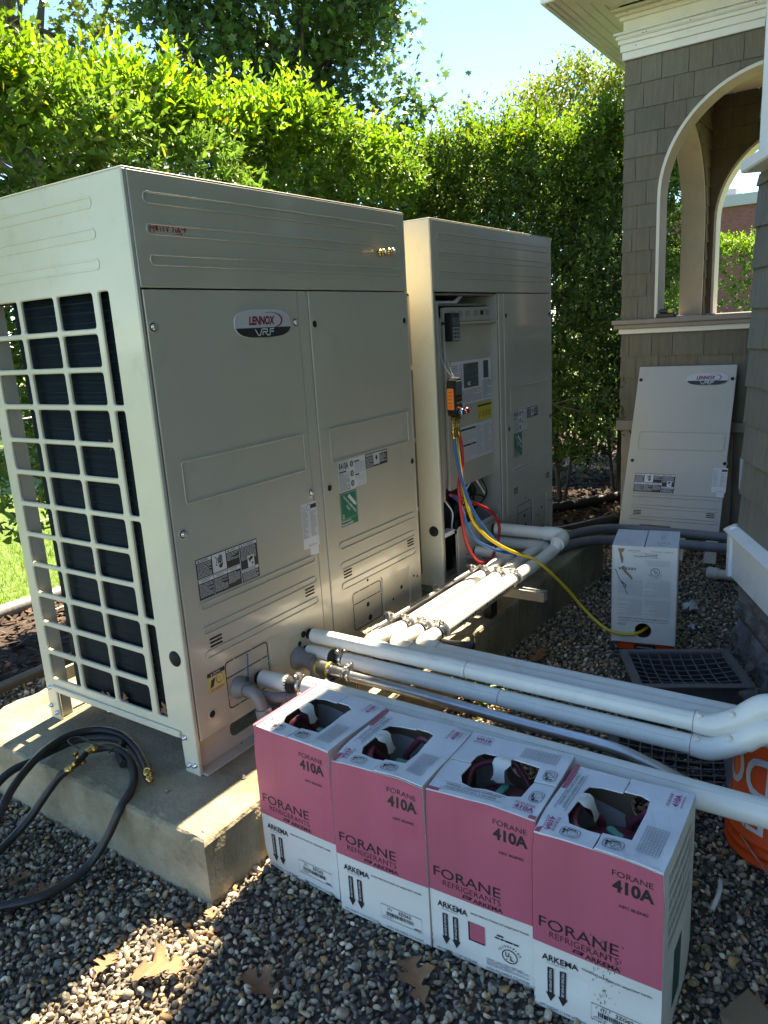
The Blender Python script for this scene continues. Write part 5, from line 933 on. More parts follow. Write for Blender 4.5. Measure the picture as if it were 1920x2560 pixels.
t = bhose('black hose lying farthest back across the pad corner', [(-.72, .42, -.16), (-.5, .46, -.05), (-.338, .475, .04), (-.241, .475, .045), (-.15, .512, .022), (-.07, .500, .0195), (-.02, .44, .0195), (-.005, .36, .0195), (-.06, .30, .0195), (-.09, .24, .0195)])
# ================================================================ porch and house
SHC = np.array([.200, .174, .128])
def shingle_obj(parent, fr, poly, t0=.013, t1=.003, tint=None, rnd=random):
    """one tapered shingle: thick butt at the bottom, thin at the top; poly runs over (a, b)"""
    b0 = min(p[1] for p in poly); b1 = max(p[1] for p in poly); n = len(poly); h = max(b1-b0, 1e-4)
    top = [fr.p(a, b, t0+(t1-t0)*(b-b0)/h) for a, b in poly]; bot = [fr.p(a, b, -.002) for a, b in poly]
    m = MB(); m.add(top+bot, [tuple(range(n))]+[(i, n+i, n+(i+1) % n, (i+1) % n) for i in range(n)])
    o = obj('shingle', m, 'shingle', parent); k = rnd.uniform(.92, 1.09); w_ = rnd.uniform(-.03, .03); c = (tint if tint is not None else SHC)*k*np.array([1+w_, 1, 1-w_]); return setcol(o, c)
def courses(parent, fr, a0, a1, z0, z1, ex, cut=None, seed=1, tint=None, wmin=.11, wmax=.27):
    """rows of shingles; cut(b) gives the (lo, hi) span of an opening at height b or None"""
    rnd = random.Random(seed); z = z0; row = 0
    while z < z1-.01:
        zt = min(z+ex, z1); a = a0; first = True
        while a < a1-.005:
            w_ = rnd.uniform(wmin, wmax)*(rnd.uniform(.4, 1) if first else 1); b_ = min(a+w_, a1); first = False
            if a1-b_ < .04: b_ = a1
            jz = rnd.uniform(-.0025, .0025); g = .0016
            segs = [(a+g, b_-g)]; polys = []
            if cut is None: polys = [[(a+g, z+jz), (b_-g, z+jz), (b_-g, zt+.004), (a+g, zt+.004)]]
            else:
                hs = [z+jz+(zt+.004-z-jz)*i/6 for i in range(7)]
                L = []; Rr = []
                for hh in hs:
                    c = cut(hh)
                    L.append((a+g, min(b_-g, c[0]) if c else b_-g, hh)); Rr.append((max(a+g, c[1]) if c else None, b_-g, hh))
                pl = [(lo, hi, hh) for lo, hi, hh in L if hi > lo+.004]
                if len(pl) > 1: polys.append([(lo, hh) for lo, hi, hh in pl[:1]]+[(hi, hh) for lo, hi, hh in pl]+[(pl[-1][0], pl[-1][2])])
                pr = [(lo, hi, hh) for lo, hi, hh in Rr if lo is not None and hi > lo+.004]
                if len(pr) > 1: polys.append([(pr[0][1], pr[0][2]), (pr[-1][1], pr[-1][2])]+[(lo, hh) for lo, hi, hh in pr[::-1]])
            for P in polys:
                Q = [P[0]]
                for q in P[1:]:
                    if abs(q[0]-Q[-1][0])+abs(q[1]-Q[-1][1]) > 1e-4: Q.append(q)
                if len(Q) > 2: shingle_obj(parent, fr, Q, rnd=rnd, tint=tint)
            a = b_
        z += ex; row += 1
def arch_cut(c, r, spring, lo, hi):
    def f(b):
        if b <= spring: return (lo, hi)
        if b >= spring+r: return None
        k = math.sqrt(max(0, r*r-(b-spring)**2)); return (c-k, c+k)
    return f
def arch_pts(c, r, spring, base, n=28): return [(c-r, base)]+[(c-r*math.cos(math.pi*i/n), spring+r*math.sin(math.pi*i/n)) for i in range(n+1)]+[(c+r, base)]
P = thing('porch', 'taupe shingled porch with white cornice and cream arched openings', 'porch', (4.075, -.9, -.26))
SP, AR = 1.995, .685
def arch_wall(fr, a1, c, r, spring, z0, z1, thick, hname, inner=None):
    A = arch_pts(c, r, spring, z0); b = MB(); b.plate(fr, [[(.0, z0)]+A+[(a1, z0), (a1, z1), (0, z1)]], thick, 0, -thick-.004); obj('wall', b, 'sill_brown', P)
    b = MB(); B = arch_pts(c, r, spring, z0, 36); Ai = arch_pts(c, r-.020, spring, z0, 36); n = len(B)
    V = []
    for d in (.016, -thick-.010):
        V += [fr.p(x, y, d) for x, y in B]+[fr.p(x, y, d) for x, y in Ai]
    F = []
    for i in range(n-1): F += [(i, i+1, n+i+1, n+i), (2*n+i, 3*n+i, 3*n+i+1, 2*n+i+1), (n+i, n+i+1, 3*n+i+1, 3*n+i), (i, 2*n+i, 2*n+i+1, i+1)]
    F += [(0, n, 3*n, 2*n), (n-1, 3*n-1, 4*n-1, 2*n-1)]; b.add(V, F); obj('arch_lining', b, 'trim_cream', P)
ffr = Fr((4.075, 0, 0), (0, -1, 0), (0, 0, 1))            # front, a = -Y
arch_wall(ffr, 1.80, .905, AR, SP, 1.235, 2.95, .15, 'front')
courses(P, ffr, 0, 1.80, 1.240, 2.86, .146, arch_cut(.905, AR, SP, .905-AR, .905+AR), 3)
fsd = Fr((6.02, 0, 0), (-1, 0, 0), (0, 0, 1))              # side facing +Y, a = from the back corner
arch_wall(fsd, 1.945, 6.02-5.03, .735, 1.955, 1.235, 2.95, .16, 'side')
courses(P, fsd, 0, 1.945, 1.240, 2.86, .146, arch_cut(6.02-5.03, .735, 1.955, 6.02-5.765, 6.02-4.295), 5)
fbk = Fr((5.870, -.17, 0), (0, -1, 0), (0, 0, 1))          # inside face of the back wall
arch_wall(fbk, 1.63, .905-.17, AR, SP, 1.235, 2.95, .15, 'back')
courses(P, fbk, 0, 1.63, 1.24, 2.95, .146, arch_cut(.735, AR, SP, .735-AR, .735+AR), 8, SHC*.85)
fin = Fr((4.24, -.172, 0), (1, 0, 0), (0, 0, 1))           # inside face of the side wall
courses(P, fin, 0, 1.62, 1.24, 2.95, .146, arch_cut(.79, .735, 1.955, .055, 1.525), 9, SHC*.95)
# lower walls, sill, trim
b = MB(); b.box(4.079, 4.229, -1.80, -.004, .47, 1.17); b.box(4.23, 6.016, -.154, -.004, .47, 1.17); b.box(5.87, 6.016, -1.8, -.155, .47, 1.17); obj('wall', b, 'sill_brown', P)
courses(P, ffr, 0, 1.80, .545, 1.140, .146, None, 11); courses(P, fsd, 0, 1.945, .545, 1.140, .146, None, 12)
b = MB(); b.box(4.010, 4.26, -1.8, .055, 1.200, 1.234, .006); b.box(4.022, 4.24, -1.8, .043, 1.172, 1.1995, .004); b.box(4.26, 6.06, -.18, .055, 1.200, 1.234, .006); b.box(5.84, 6.06, -1.8, -.18, 1.200, 1.234, .006); obj('sill', b, 'sill_brown', P)
b = MB(); b.box(4.052, 4.12, -1.8, .018, 1.138, 1.1715, .003); b.box(4.12, 6.05, -.05, .018, 1.138, 1.1715, .003); obj('sill_moulding', b, 'trim_white', P)
b = MB(); b.box(4.045, 4.12, -1.8, .025, .47, .540, .004); b.box(4.12, 6.05, -.05, .025, .47, .540, .004); obj('water_table', b, 'sill_brown', P)
for (x, y) in ((4.12, -.06), (4.12, -1.7), (5.95, -.06)): b = MB(); b.box(x-.05, x+.05, y-.05, y+.05, -.40, .4695, .005); obj('post', b, 'sill_brown', P)
b = MB(); b.box(4.15, 5.9, -1.72, -.10, -.30, .10); obj('porch_floor', b, 'sill_brown', P)
b = MB()
for k in range(9): b.box(4.14, 4.155, -.2-.18*k, -.14-.18*k, -.36, .468)
b.box(4.16, 4.18, -1.75, -.115, -.38, .468); b.box(4.18, 5.9, -.13, -.115, -.38, .468); b.box(5.88, 5.9, -1.75, -.131, -.38, .468)  # solid sheets added behind the slats to darken the space under the porch
obj('skirt', b, 'sill_brown', P)
# cornice: stacked boards and mouldings, each running round the two visible sides
def belt(o, z0, z1, m='trim_white', nm='cornice_board', bv=.003):
    b = MB(); b.box(4.075-o, 4.16, -1.85, o, z0, z1, bv); b.box(4.16, 6.02+o, -.08, o, z0, z1, bv); return obj(nm, b, m, P)
belt(.020, 2.850, 2.895); belt(.030, 2.8955, 2.938); belt(.042, 2.9385, 2.962); belt(.056, 2.9625, 2.990, bv=.010); belt(.066, 2.9905, 3.004); belt(.016, 3.0045, 3.075); belt(.036, 3.0755, 3.100, bv=.006); belt(.062, 3.1005, 3.124, bv=.010); belt(.085, 3.1245, 3.139)
# soffit boards with grooves, fascia and roof
ZS = 3.14; OX, OY = .53, .33
for k in range(5):
    o0, o1 = .10+(OX-.10)*k/5+.002, .10+(OX-.10)*(k+1)/5-.002; e0, e1 = .02+(OY-.02)*k/5+.002, .02+(OY-.02)*(k+1)/5-.002
    b = MB(); b.plate(Fr((0, 0, ZS+.012), (1, 0, 0), (0, -1, 0)), [[(4.075-o1, -e1), (4.075-o0, -e0), (4.075-o0, 1.95), (4.075-o1, 1.95)]], .012, .002, 0); obj('soffit_board', b, 'trim_white', P)
    b = MB(); b.plate(Fr((0, 0, ZS+.012), (1, 0, 0), (0, -1, 0)), [[(4.079-o0, -e0), (4.079-o1, -e1), (6.02+o1, -e1), (6.02+o1, -e0)]], .012, .002, 0); obj('soffit_board', b, 'trim_white', P)
b = MB(); b.box(4.075-OX-.025, 4.075-OX, -1.95, OY+.025, ZS-.030, ZS+.16, .004); b.box(4.075-OX, 6.02+OX, OY, OY+.025, ZS-.030, ZS+.16, .004); b.box(4.075-OX, 4.075-OX+.02, -1.95, OY-.001, ZS-.018, ZS+.004, .003); b.box(4.075-OX+.02, 6.02+OX, OY-.025, OY, ZS-.018, ZS+.004, .003); obj('fascia', b, 'trim_white', P)
b = MB(); b.box(4.075-OX-.075, 4.075-OX-.026, -1.95, OY+.075, ZS+.06, ZS+.17, .012); b.box(4.075-OX-.026, 6.02+OX, OY+.026, OY+.075, ZS+.06, ZS+.17, .012); obj('gutter', b, 'trim_white', P)
b = MB(); x0, x1, y0, y1 = 4.075-OX-.06, 6.02+OX+.06, -1.95, OY+.06; z = ZS+.165
b.add([(x0, y0, z), (x1, y0, z), (x1, y1, z), (x0, y1, z), (4.6, -1.95, 3.80), (5.5, -1.95, 3.80), (5.5, -.9, 3.80), (4.6, -.9, 3.80)], [(0, 1, 2, 3), (3, 7, 4, 0), (2, 6, 7, 3), (1, 5, 6, 2), (7, 6, 5, 4), (0, 4, 5, 1)]); obj('roof', b, 'roof_shingle', P)
b = MB(); b.box(4.24, 5.86, -1.8, -.17, 2.952, 2.97); obj('ceiling', b, 'trim_cream', P)
for y, z in ((-.12, 2.972), (-.14, 2.974), (-.40, 2.972), (-.76, 2.970), (-.07, 2.92), (-.02, 3.11), (-.45, 3.11)): b = MB(); b.lathe((4.018 if z > 2.95 and z < 3 else (4.044 if z < 2.95 else 4.012), y, z), [(.0035, 0), (0, .001)], 8, (-1, 0, 0)); obj('nail_hole', b, 'slot_black', P)
# ---------------- main house
Hs = thing('house', 'shingled house wall with white water table board over a stone block foundation', 'house', (2.05, -1.13, -.25))
K = Vector((2.05, -1.13, 0)); du = Vector((-.9, -.43, 0)).normalized(); nn = Vector((0, 0, 0)); fn = Fr(K, du, (0, 0, 1)); nn = fn.n
S = K+du*5.6; core = [(K.x, K.y), (2.34, -1.75), (6.2, -1.80), (6.2, -7), (S.x, -7), (S.x, S.y)]  # unseen length of the wall extended to darken the unit fronts
def prism(poly, z0, z1, inset=0.):
    b = MB(); n = len(poly); b.add([(x, y, z0) for x, y in poly]+[(x, y, z1) for x, y in poly], [tuple(range(n)), tuple(range(2*n-1, n-1, -1))]+[(i, (i+1) % n, n+(i+1) % n, n+i) for i in range(n)]); return b
o = obj('wall', prism(core, .10, 3.9), 'shingle', Hs); setcol(o, SHC)
core2 = [(K.x-nn.x*.02-du.x*.03, K.y-nn.y*.02-du.y*.03), (2.33, -1.77), (6.2, -1.82), (6.2, -7), (S.x, -7), (S.x, S.y-.02)]
courses(Hs, fn, -.012, 1.5, .362, 1.752, .150, None, 21, np.array([.205, .190, .150]), .12, .24)
courses(Hs, fn, -.012, .055, 1.80, 3.1, .150, None, 22, np.array([.205, .190, .150]), .2, .24); courses(Hs, fn, 1.16, 1.5, 1.80, 3.1, .150, None, 23, np.array([.205, .190, .150]), .12, .24)
fr2 = Fr((2.34, -1.75, 0), (K-Vector((2.34, -1.75, 0))), (0, 0, 1)); courses(Hs, fr2, 0, (K-Vector((2.34, -1.75, 0))).length, .362, 2.6, .150, None, 24, np.array([.205, .190, .150]), .12, .24)
b = MB(); L_ = 5.6
prf = [(.0, .150), (.030, .150), (.034, .340), (.058, .344), (.058, .352), (.016, .372), (.0, .372)]
for (f, a0, a1) in ((fn, -.045, L_), (Fr(K, (Vector((2.34, -1.75, 0))-K)*-1, (0, 0, 1)), -.684, .045)):
    V = [f.p(a, z, d) for a in (a0, a1) for d, z in prf]; n = len(prf); b.add(V, [tuple(range(n)), tuple(range(2*n-1, n-1, -1))]+[(i, n+i, n+(i+1) % n, (i+1) % n) for i in range(n)])
obj('water_table', b, 'trim_white', Hs)
o = obj('foundation', prism([(x, y) for x, y in core2], -.45, .1495), 'mortar', Hs)
rnd = random.Random(6)
for r, (z0, z1) in enumerate(((-.42, -.232), (-.222, -.035), (-.025, .148))):
    a = -.02-(.0 if r != 1 else 0); first = True
    while a < 1.7:
        w_ = rnd.uniform(.27, .36)*(.6 if first and r == 1 else 1); first = False; b = MB(); nx_, nz_ = 13, 9; V = []; ph = rnd.uniform(0, 9)
        for i in range(nx_):
            for j in range(nz_):
                e = min(1, min(i, nx_-1-i)/2)*min(1, min(j, nz_-1-j)/1.5); V.append(fn.p(a+.004+(w_-.008)*i/(nx_-1), z0+.004+(z1-z0-.008)*j/(nz_-1), -.010+e*(.020+.010*math.sin(i*.9+ph)*math.sin(j*1.1+ph*2)+rnd.uniform(0, .009))))
        b.add(V, [(i*nz_+j, (i+1)*nz_+j, (i+1)*nz_+j+1, i*nz_+j+1) for i in range(nx_-1) for j in range(nz_-1)]); q = len(V)
        ed = [i*nz_ for i in range(nx_)]+[(nx_-1)*nz_+j for j in range(1, nz_)]+[i*nz_+nz_-1 for i in range(nx_-2, -1, -1)]+[j for j in range(nz_-2, 0, -1)]
        b.add([fn.p(0, 0)]*0+[Vector(V[i])-nn*.05 for i in ed]+[V[i] for i in ed], [(i, (i+1) % len(ed), len(ed)+(i+1) % len(ed), len(ed)+i) for i in range(len(ed))])
        obj('stone_block', b, 'stone_block', Hs); a += w_
fret = Fr((2.34, -1.75, 0), (K-Vector((2.34, -1.75, 0))), (0, 0, 1))
# window on the near wall
b = MB()
for a0, a1, z0, z1 in ((.058, .15, 1.80, 3.2), (1.06, 1.15, 1.80, 3.2)): b.box(a0, a1, z0, z1, -.005, .030, .003, fr=fn)
b.box(.15, 1.06, 3.1, 3.2, -.005, .030, .003, fr=fn); wn = obj('window', b, 'trim_white', Hs); b = MB(); b.box(.03, 1.18, 1.755, 1.799, -.005, .085, .006, fr=fn); obj('sill', b, 'trim_white', wn); b = MB(); b.box(.15, 1.06, 1.80, 3.1, .001, .004, fr=fn); obj('pane', b, 'window_glass', wn); b = MB(); b.box(.59, .62, 1.80, 3.1, .0045, .018, fr=fn); b.box(.15, 1.06, 2.4, 2.44, .0045, .020, fr=fn); obj('muntin', b, 'trim_white', wn)
# unseen upper storey added for shade, overhang outlined to cast the shadow edge
up = [(.5, -1.75), (2.4, -.78), (3.25, -.50), (3.85, -.42), (5.3, -.35), (5.3, -6.8), (-3, -6.8), (-3, -3.45)]
o = obj('added_upper_wall', prism(up, 3.91, 6.0), 'shingle', Hs); setcol(o, SHC)
shadow_ev = [(.2, -1.02), (2.4, -.28), (3.21, .03), (3.45, .12), (4.14, .14), (4.28, .015), (5.62, .015), (5.62, -7.2), (-3.4, -7.2), (-3.4, -2.75)]
obj('shadow_eave', prism(shadow_ev, 6.0, 6.18), 'trim_white', Hs)
ap = (2.5, -3.8, 8.6); b = MB(); n = len(shadow_ev); b.add([(x, y, 6.182) for x, y in shadow_ev]+[ap], [(i, (i+1) % n, n) for i in range(n)]); obj('roof', b, 'roof_shingle', Hs)
# small meter box on the side of the house
t = thing('junction_box', 'small pale grey junction box on the house just above the water table', 'junction box', (2.42, -1.22, .5)); b = MB(); b.box(2.41, 2.50, -1.150, -1.062, .455, .60, .010); b.box(2.40, 2.4095, -1.155, -1.056, .45, .605, .004); obj('case', b, 'lab_grey', t); b = MB(); b.box(2.44, 2.47, -1.60, -1.151, .50, .54, .004); b.box(2.30, 2.4395, -1.60, -1.56, .505, .535, .003); b.cyl((2.455, -1.10, .38), (2.455, -1.10, .455), .012, 10); obj('bracket', b, 'lab_grey', t)
# ---------------- far brick building behind the garden
t = thing('brick_building', 'flat roofed red brick building far behind the clipped hedge', 'building', (30, -2, -.3)); b = MB(); b.box(29, 44, -26, 9, -.4, 4.75); obj('wall', b, 'far_brick', t); b = MB(); b.box(28.85, 44.2, -26.2, 9.2, 4.75, 5.12); obj('coping', b, 'lab_grey', t); b = MB(); b.box(30.4, 31.6, 3.9, 5.0, 5.12, 5.55, .02); obj('roof_vent', b, 'lab_grey', t)
# ================================================================ plants
def leaf_cloud(pos, axis, nrm, ln, wd, col, fold=.25):
    """n folded six-point leaves -> vertices, quads, colours"""
    n = len(pos); axis = axis/np.linalg.norm(axis, axis=1)[:, None]; side = np.cross(axis, nrm); side /= np.linalg.norm(side, axis=1)[:, None]+1e-9; up = np.cross(side, axis)
    l = ln[:, None]; w_ = wd[:, None]; cur = RNG.uniform(-.05, .18, n)[:, None]*l
    A = pos; T = pos+axis*l-up*cur
    L1 = pos+axis*l*.30+side*w_*.46+up*w_*fold; L2 = pos+axis*l*.68+side*w_*.40+up*w_*fold-up*cur*.4; R1 = pos+axis*l*.30-side*w_*.46+up*w_*fold; R2 = pos+axis*l*.68-side*w_*.40+up*w_*fold-up*cur*.4
    V = np.stack([A, L1, L2, T, R2, R1], 1).reshape(-1, 3); k = np.arange(n)[:, None]*6
    F = np.concatenate([k+np.array([[0, 3, 2, 1]]), k+np.array([[0, 5, 4, 3]])]); return V, F, np.repeat(col, 6, 0)
def shoots(base, dirs, length, npair, lmin, lmax, col, spread=.9):
    """leafy shoots: opposite pairs along a stem, smaller to the tip, plus stems as thin blades"""
    P, A, N, Ln, C_ = [], [], [], [], []; m = len(base); dirs = dirs/np.linalg.norm(dirs, axis=1)[:, None]
    ref = RNG.normal(0, 1, (m, 3)); s1 = np.cross(dirs, ref); s1 /= np.linalg.norm(s1, axis=1)[:, None]; s2 = np.cross(dirs, s1)
    sz = RNG.uniform(lmin, lmax, m)
    for k in range(npair):
        t = (k+.6)/npair; q = base+dirs*(length*t)[:, None]; e = s1 if k % 2 else s2
        for sg in (-1, 1):
            ax = dirs*(.35+.5*t)+e*sg*spread*(1-.35*t)+RNG.normal(0, .22, (m, 3)); P.append(q+RNG.normal(0, .004, (m, 3))); A.append(ax); N.append(dirs+RNG.normal(0, .35, (m, 3))); Ln.append(sz*(1.05-.42*t)*RNG.uniform(.55, 1.2, m)); C_.append(col*RNG.uniform(.65, 1.3, (m, 1))*(1+.16*t)*np.where(RNG.random((m, 1)) < .03, np.array([[2.2, 1.1, .9]]), 1.))
    P, A, N, Ln, C_ = map(np.concatenate, (P, A, N, Ln, C_)); return leaf_cloud(P, A, N, Ln, Ln*RNG.uniform(.38, .52, len(Ln)), C_)
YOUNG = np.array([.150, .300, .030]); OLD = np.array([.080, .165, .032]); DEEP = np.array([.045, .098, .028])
def merge(parts):
    V = np.concatenate([p[0] for p in parts]); k = 0; Fs = []
    for p in parts: Fs.append(p[1]+k); k += len(p[0])
    return V, np.concatenate(Fs), np.concatenate([p[2] for p in parts])
def hedge(label, o, u, length, depth, top, low, n_in, n_face, n_top, n_tall, seed, stems, cmix=1., lmin=.046, lmax=.084, group='privet hedges', both=False):
    """hedge along u from o; v is its depth direction away from the viewer; top(a) is the crest height"""
    global RNG; RNG = np.random.default_rng(seed); o = np.array(o, float); u = np.array(u, float); v = np.array([-u[1], u[0], 0.])
    R = thing('privet_hedge', label, 'hedge', tuple(o+u*length/2+v*depth/2), group)
    tp = np.vectorize(top); parts = []
    def pt(a, d, z): return o+u*a[:, None]+v*d[:, None]+np.array([0, 0, 1.])*z[:, None]
    def bul(a, z): return .10*np.sin(a*3.1+z*1.7)+.07*np.sin(a*7.3-z*4.1)+.05*np.sin(z*9+a*2)
    # face
    a = RNG.uniform(0, length, n_face); h = tp(a); z = low+(h-low)*RNG.power(1.5, n_face); d = bul(a, z)+RNG.gamma(1.2, .055, n_face)+.16*np.clip((z-(h-.35))/.35, 0, 1)**2
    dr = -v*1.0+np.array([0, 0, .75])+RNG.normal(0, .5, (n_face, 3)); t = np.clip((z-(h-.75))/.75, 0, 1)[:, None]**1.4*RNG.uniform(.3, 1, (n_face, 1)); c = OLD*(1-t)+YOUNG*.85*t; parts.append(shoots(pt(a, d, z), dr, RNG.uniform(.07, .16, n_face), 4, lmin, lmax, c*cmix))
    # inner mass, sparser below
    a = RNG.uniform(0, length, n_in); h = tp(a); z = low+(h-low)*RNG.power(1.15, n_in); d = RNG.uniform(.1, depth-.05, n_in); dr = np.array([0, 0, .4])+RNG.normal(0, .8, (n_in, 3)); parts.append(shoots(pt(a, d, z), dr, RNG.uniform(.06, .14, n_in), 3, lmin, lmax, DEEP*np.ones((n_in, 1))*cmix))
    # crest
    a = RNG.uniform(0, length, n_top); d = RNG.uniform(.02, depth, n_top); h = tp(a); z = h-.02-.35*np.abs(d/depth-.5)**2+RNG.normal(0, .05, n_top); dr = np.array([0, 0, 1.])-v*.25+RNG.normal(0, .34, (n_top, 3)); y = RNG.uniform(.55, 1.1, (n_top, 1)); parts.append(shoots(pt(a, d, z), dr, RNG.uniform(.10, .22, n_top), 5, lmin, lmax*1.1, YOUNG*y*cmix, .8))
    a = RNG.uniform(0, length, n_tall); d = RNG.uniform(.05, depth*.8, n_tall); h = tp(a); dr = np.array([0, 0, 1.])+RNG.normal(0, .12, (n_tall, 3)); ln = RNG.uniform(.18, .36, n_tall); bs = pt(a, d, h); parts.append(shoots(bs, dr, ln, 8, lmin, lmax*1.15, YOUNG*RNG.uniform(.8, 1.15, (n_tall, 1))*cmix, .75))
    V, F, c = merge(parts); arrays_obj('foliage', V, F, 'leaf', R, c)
    rnd = random.Random(seed); b = MB()
    for (bs_, dr_, l_) in zip(bs, dr, ln): e = Vector(bs_)+Vector(dr_).normalized()*l_; b.tube([bs_, tuple((Vector(bs_)+e)/2), tuple(e)], [.003, .0022, .0012], 4, False)
    obj('twigs', b, 'bark', R, kind='stuff')
    for k in range(stems):
        aa = length*(k+rnd.uniform(.2, .8))/stems; dd = depth*rnd.uniform(.3, .8); g0 = Vector(o+u*aa+v*dd); g0.z = -.28; b = MB()
        for q in range(rnd.randint(3, 5)):
            ang = rnd.uniform(0, 6.28); sp = rnd.uniform(.06, .34); hh = top(aa)*rnd.uniform(.7, .95); e = g0+Vector((math.cos(ang)*sp, math.sin(ang)*sp, hh+.25)); md = (g0+e)/2+Vector((rnd.uniform(-.07, .07), rnd.uniform(-.07, .07), 0)); pts = bez([g0+Vector((math.cos(ang)*.02, math.sin(ang)*.02, 0)), g0.lerp(md, .5)+Vector((math.cos(ang)*.03, math.sin(ang)*.03, 0)), md, e], 5); r0 = rnd.uniform(.011, .024)
            b.tube(pts, [r0*(1-.7*i/len(pts)) for i in range(len(pts))], 7)
            for w2 in range(3): i0 = rnd.randint(4, len(pts)-3); p0 = pts[i0]; d0 = Vector((rnd.uniform(-1, 1), rnd.uniform(-1, 1), rnd.uniform(.3, 1))).normalized()*rnd.uniform(.15, .45); b.tube([p0, p0+d0*.5+Vector((0, 0, .02)), p0+d0], [r0*.35, r0*.25, r0*.12], 5)
        obj('stem', b, 'bark', R)
    return R
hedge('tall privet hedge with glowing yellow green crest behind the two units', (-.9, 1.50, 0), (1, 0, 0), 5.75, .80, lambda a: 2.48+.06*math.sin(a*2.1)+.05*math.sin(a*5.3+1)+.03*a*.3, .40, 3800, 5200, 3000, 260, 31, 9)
hedge('shaded privet hedge with bare stems low down, between second unit and porch', (4.10, 1.62, 0), (0, -1, 0), 1.50, 1.7, lambda a: 2.58+.05*math.sin(a*4)+.04*math.sin(a*9), .10, 5600, 2100, 1100, 70, 32, 4, .72, .044, .07)  # depth and inner leaves added to shade the mulch; leaf colour darkened for shade
hedge('sunlit privet hedge seen through the left porch arch', (7.2, 1.7, 0), (0, -1, 0), 1.42, .7, lambda a: 3.05-.12*a+.05*math.sin(a*4), -.1, 1500, 2200, 700, 50, 33, 3)
hedge('clipped far hedge in front of the brick building, seen through the porch', (13.5, 4.0, 0), (0, -1, 0), 6.5, .9, lambda a: 2.35+.03*math.sin(a*3), -.28, 900, 3200, 1300, 20, 34, 2, .85, .055, .09)
# low branch with few leaves reaching out beside the leaning panel
R = thing('bare_branch', 'pale bare branch reaching from the hedge toward the leaning panel', 'branch', (3.7, .9, .6)); b = MB()
for pts, r in (([(3.55, .95, .72), (3.66, .62, .70), (3.74, .40, .685), (3.80, .25, .72), (3.86, .10, .735), (3.9, -.02, .73)], .008), ([(3.74, .42, .685), (3.78, .30, .66), (3.82, .16, .62), (3.88, .02, .58), (3.9, -.04, .57)], .006), ([(3.70, .50, .69), (3.74, .38, .60), (3.78, .26, .50), (3.82, .18, .40)], .004), ([(3.56, .95, .68), (3.62, .78, .67), (3.66, .62, .62), (3.70, .52, .57)], .005)): p = bez(pts, 6); b.tube(p, [r*(1-.7*i/len(p)) for i in range(len(p))], 7)
obj('limb', b, 'bark', R); n = 60; RNG = np.random.default_rng(5); base = np.stack([RNG.uniform(3.72, 3.95, n), RNG.uniform(-.06, .45, n), RNG.uniform(.45, .85, n)], -1); V, F, c = shoots(base, RNG.normal(0, .6, (n, 3))+np.array([-.2, -.4, .2]), RNG.uniform(.08, .16, n), 3, .04, .06, np.tile(OLD*.8, (n, 1))); arrays_obj('foliage', V, F, 'leaf', R, c)
# ---- trees
def lobed(pos, axis, nrm, size, col):
    n = len(pos); axis = axis/np.linalg.norm(axis, axis=1)[:, None]; side = np.cross(axis, nrm); side /= np.linalg.norm(side, axis=1)[:, None]+1e-9; up = np.cross(side, axis)
    S = [(0, 0), (.18, -.22), (.10, -.52), (.42, -.30), (.62, -.42), (.60, -.16), (1.0, 0), (.60, .16), (.62, .42), (.42, .30), (.10, .52), (.18, .22)]; m = len(S); s = size[:, None]
    V = np.stack([pos+axis*s*x+side*s*y-up*s*(.18*abs(y)+.10*x*x) for x, y in S], 1).reshape(-1, 3); k = np.arange(n)[:, None]*m
    F = np.concatenate([k+np.array([[0, 1, 3, 11]]), k+np.array([[1, 2, 3, 3]])[:, [0, 1, 2, 2]], k+np.array([[3, 5, 7, 9]]), k+np.array([[3, 4, 5, 5]]), k+np.array([[5, 6, 7, 7]]), k+np.array([[7, 8, 9, 9]]), k+np.array([[9, 10, 11, 11]]), k+np.array([[3, 9, 11, 11]])])
    T = np.concatenate([np.concatenate([q[:, [0, 1, 2]], q[:, [0, 2, 3]]]) for q in np.split(F, 8)]); T = T[(T[:, 0] != T[:, 1]) & (T[:, 1] != T[:, 2]) & (T[:, 0] != T[:, 2])]
    return V, T, np.repeat(col, m, 0)
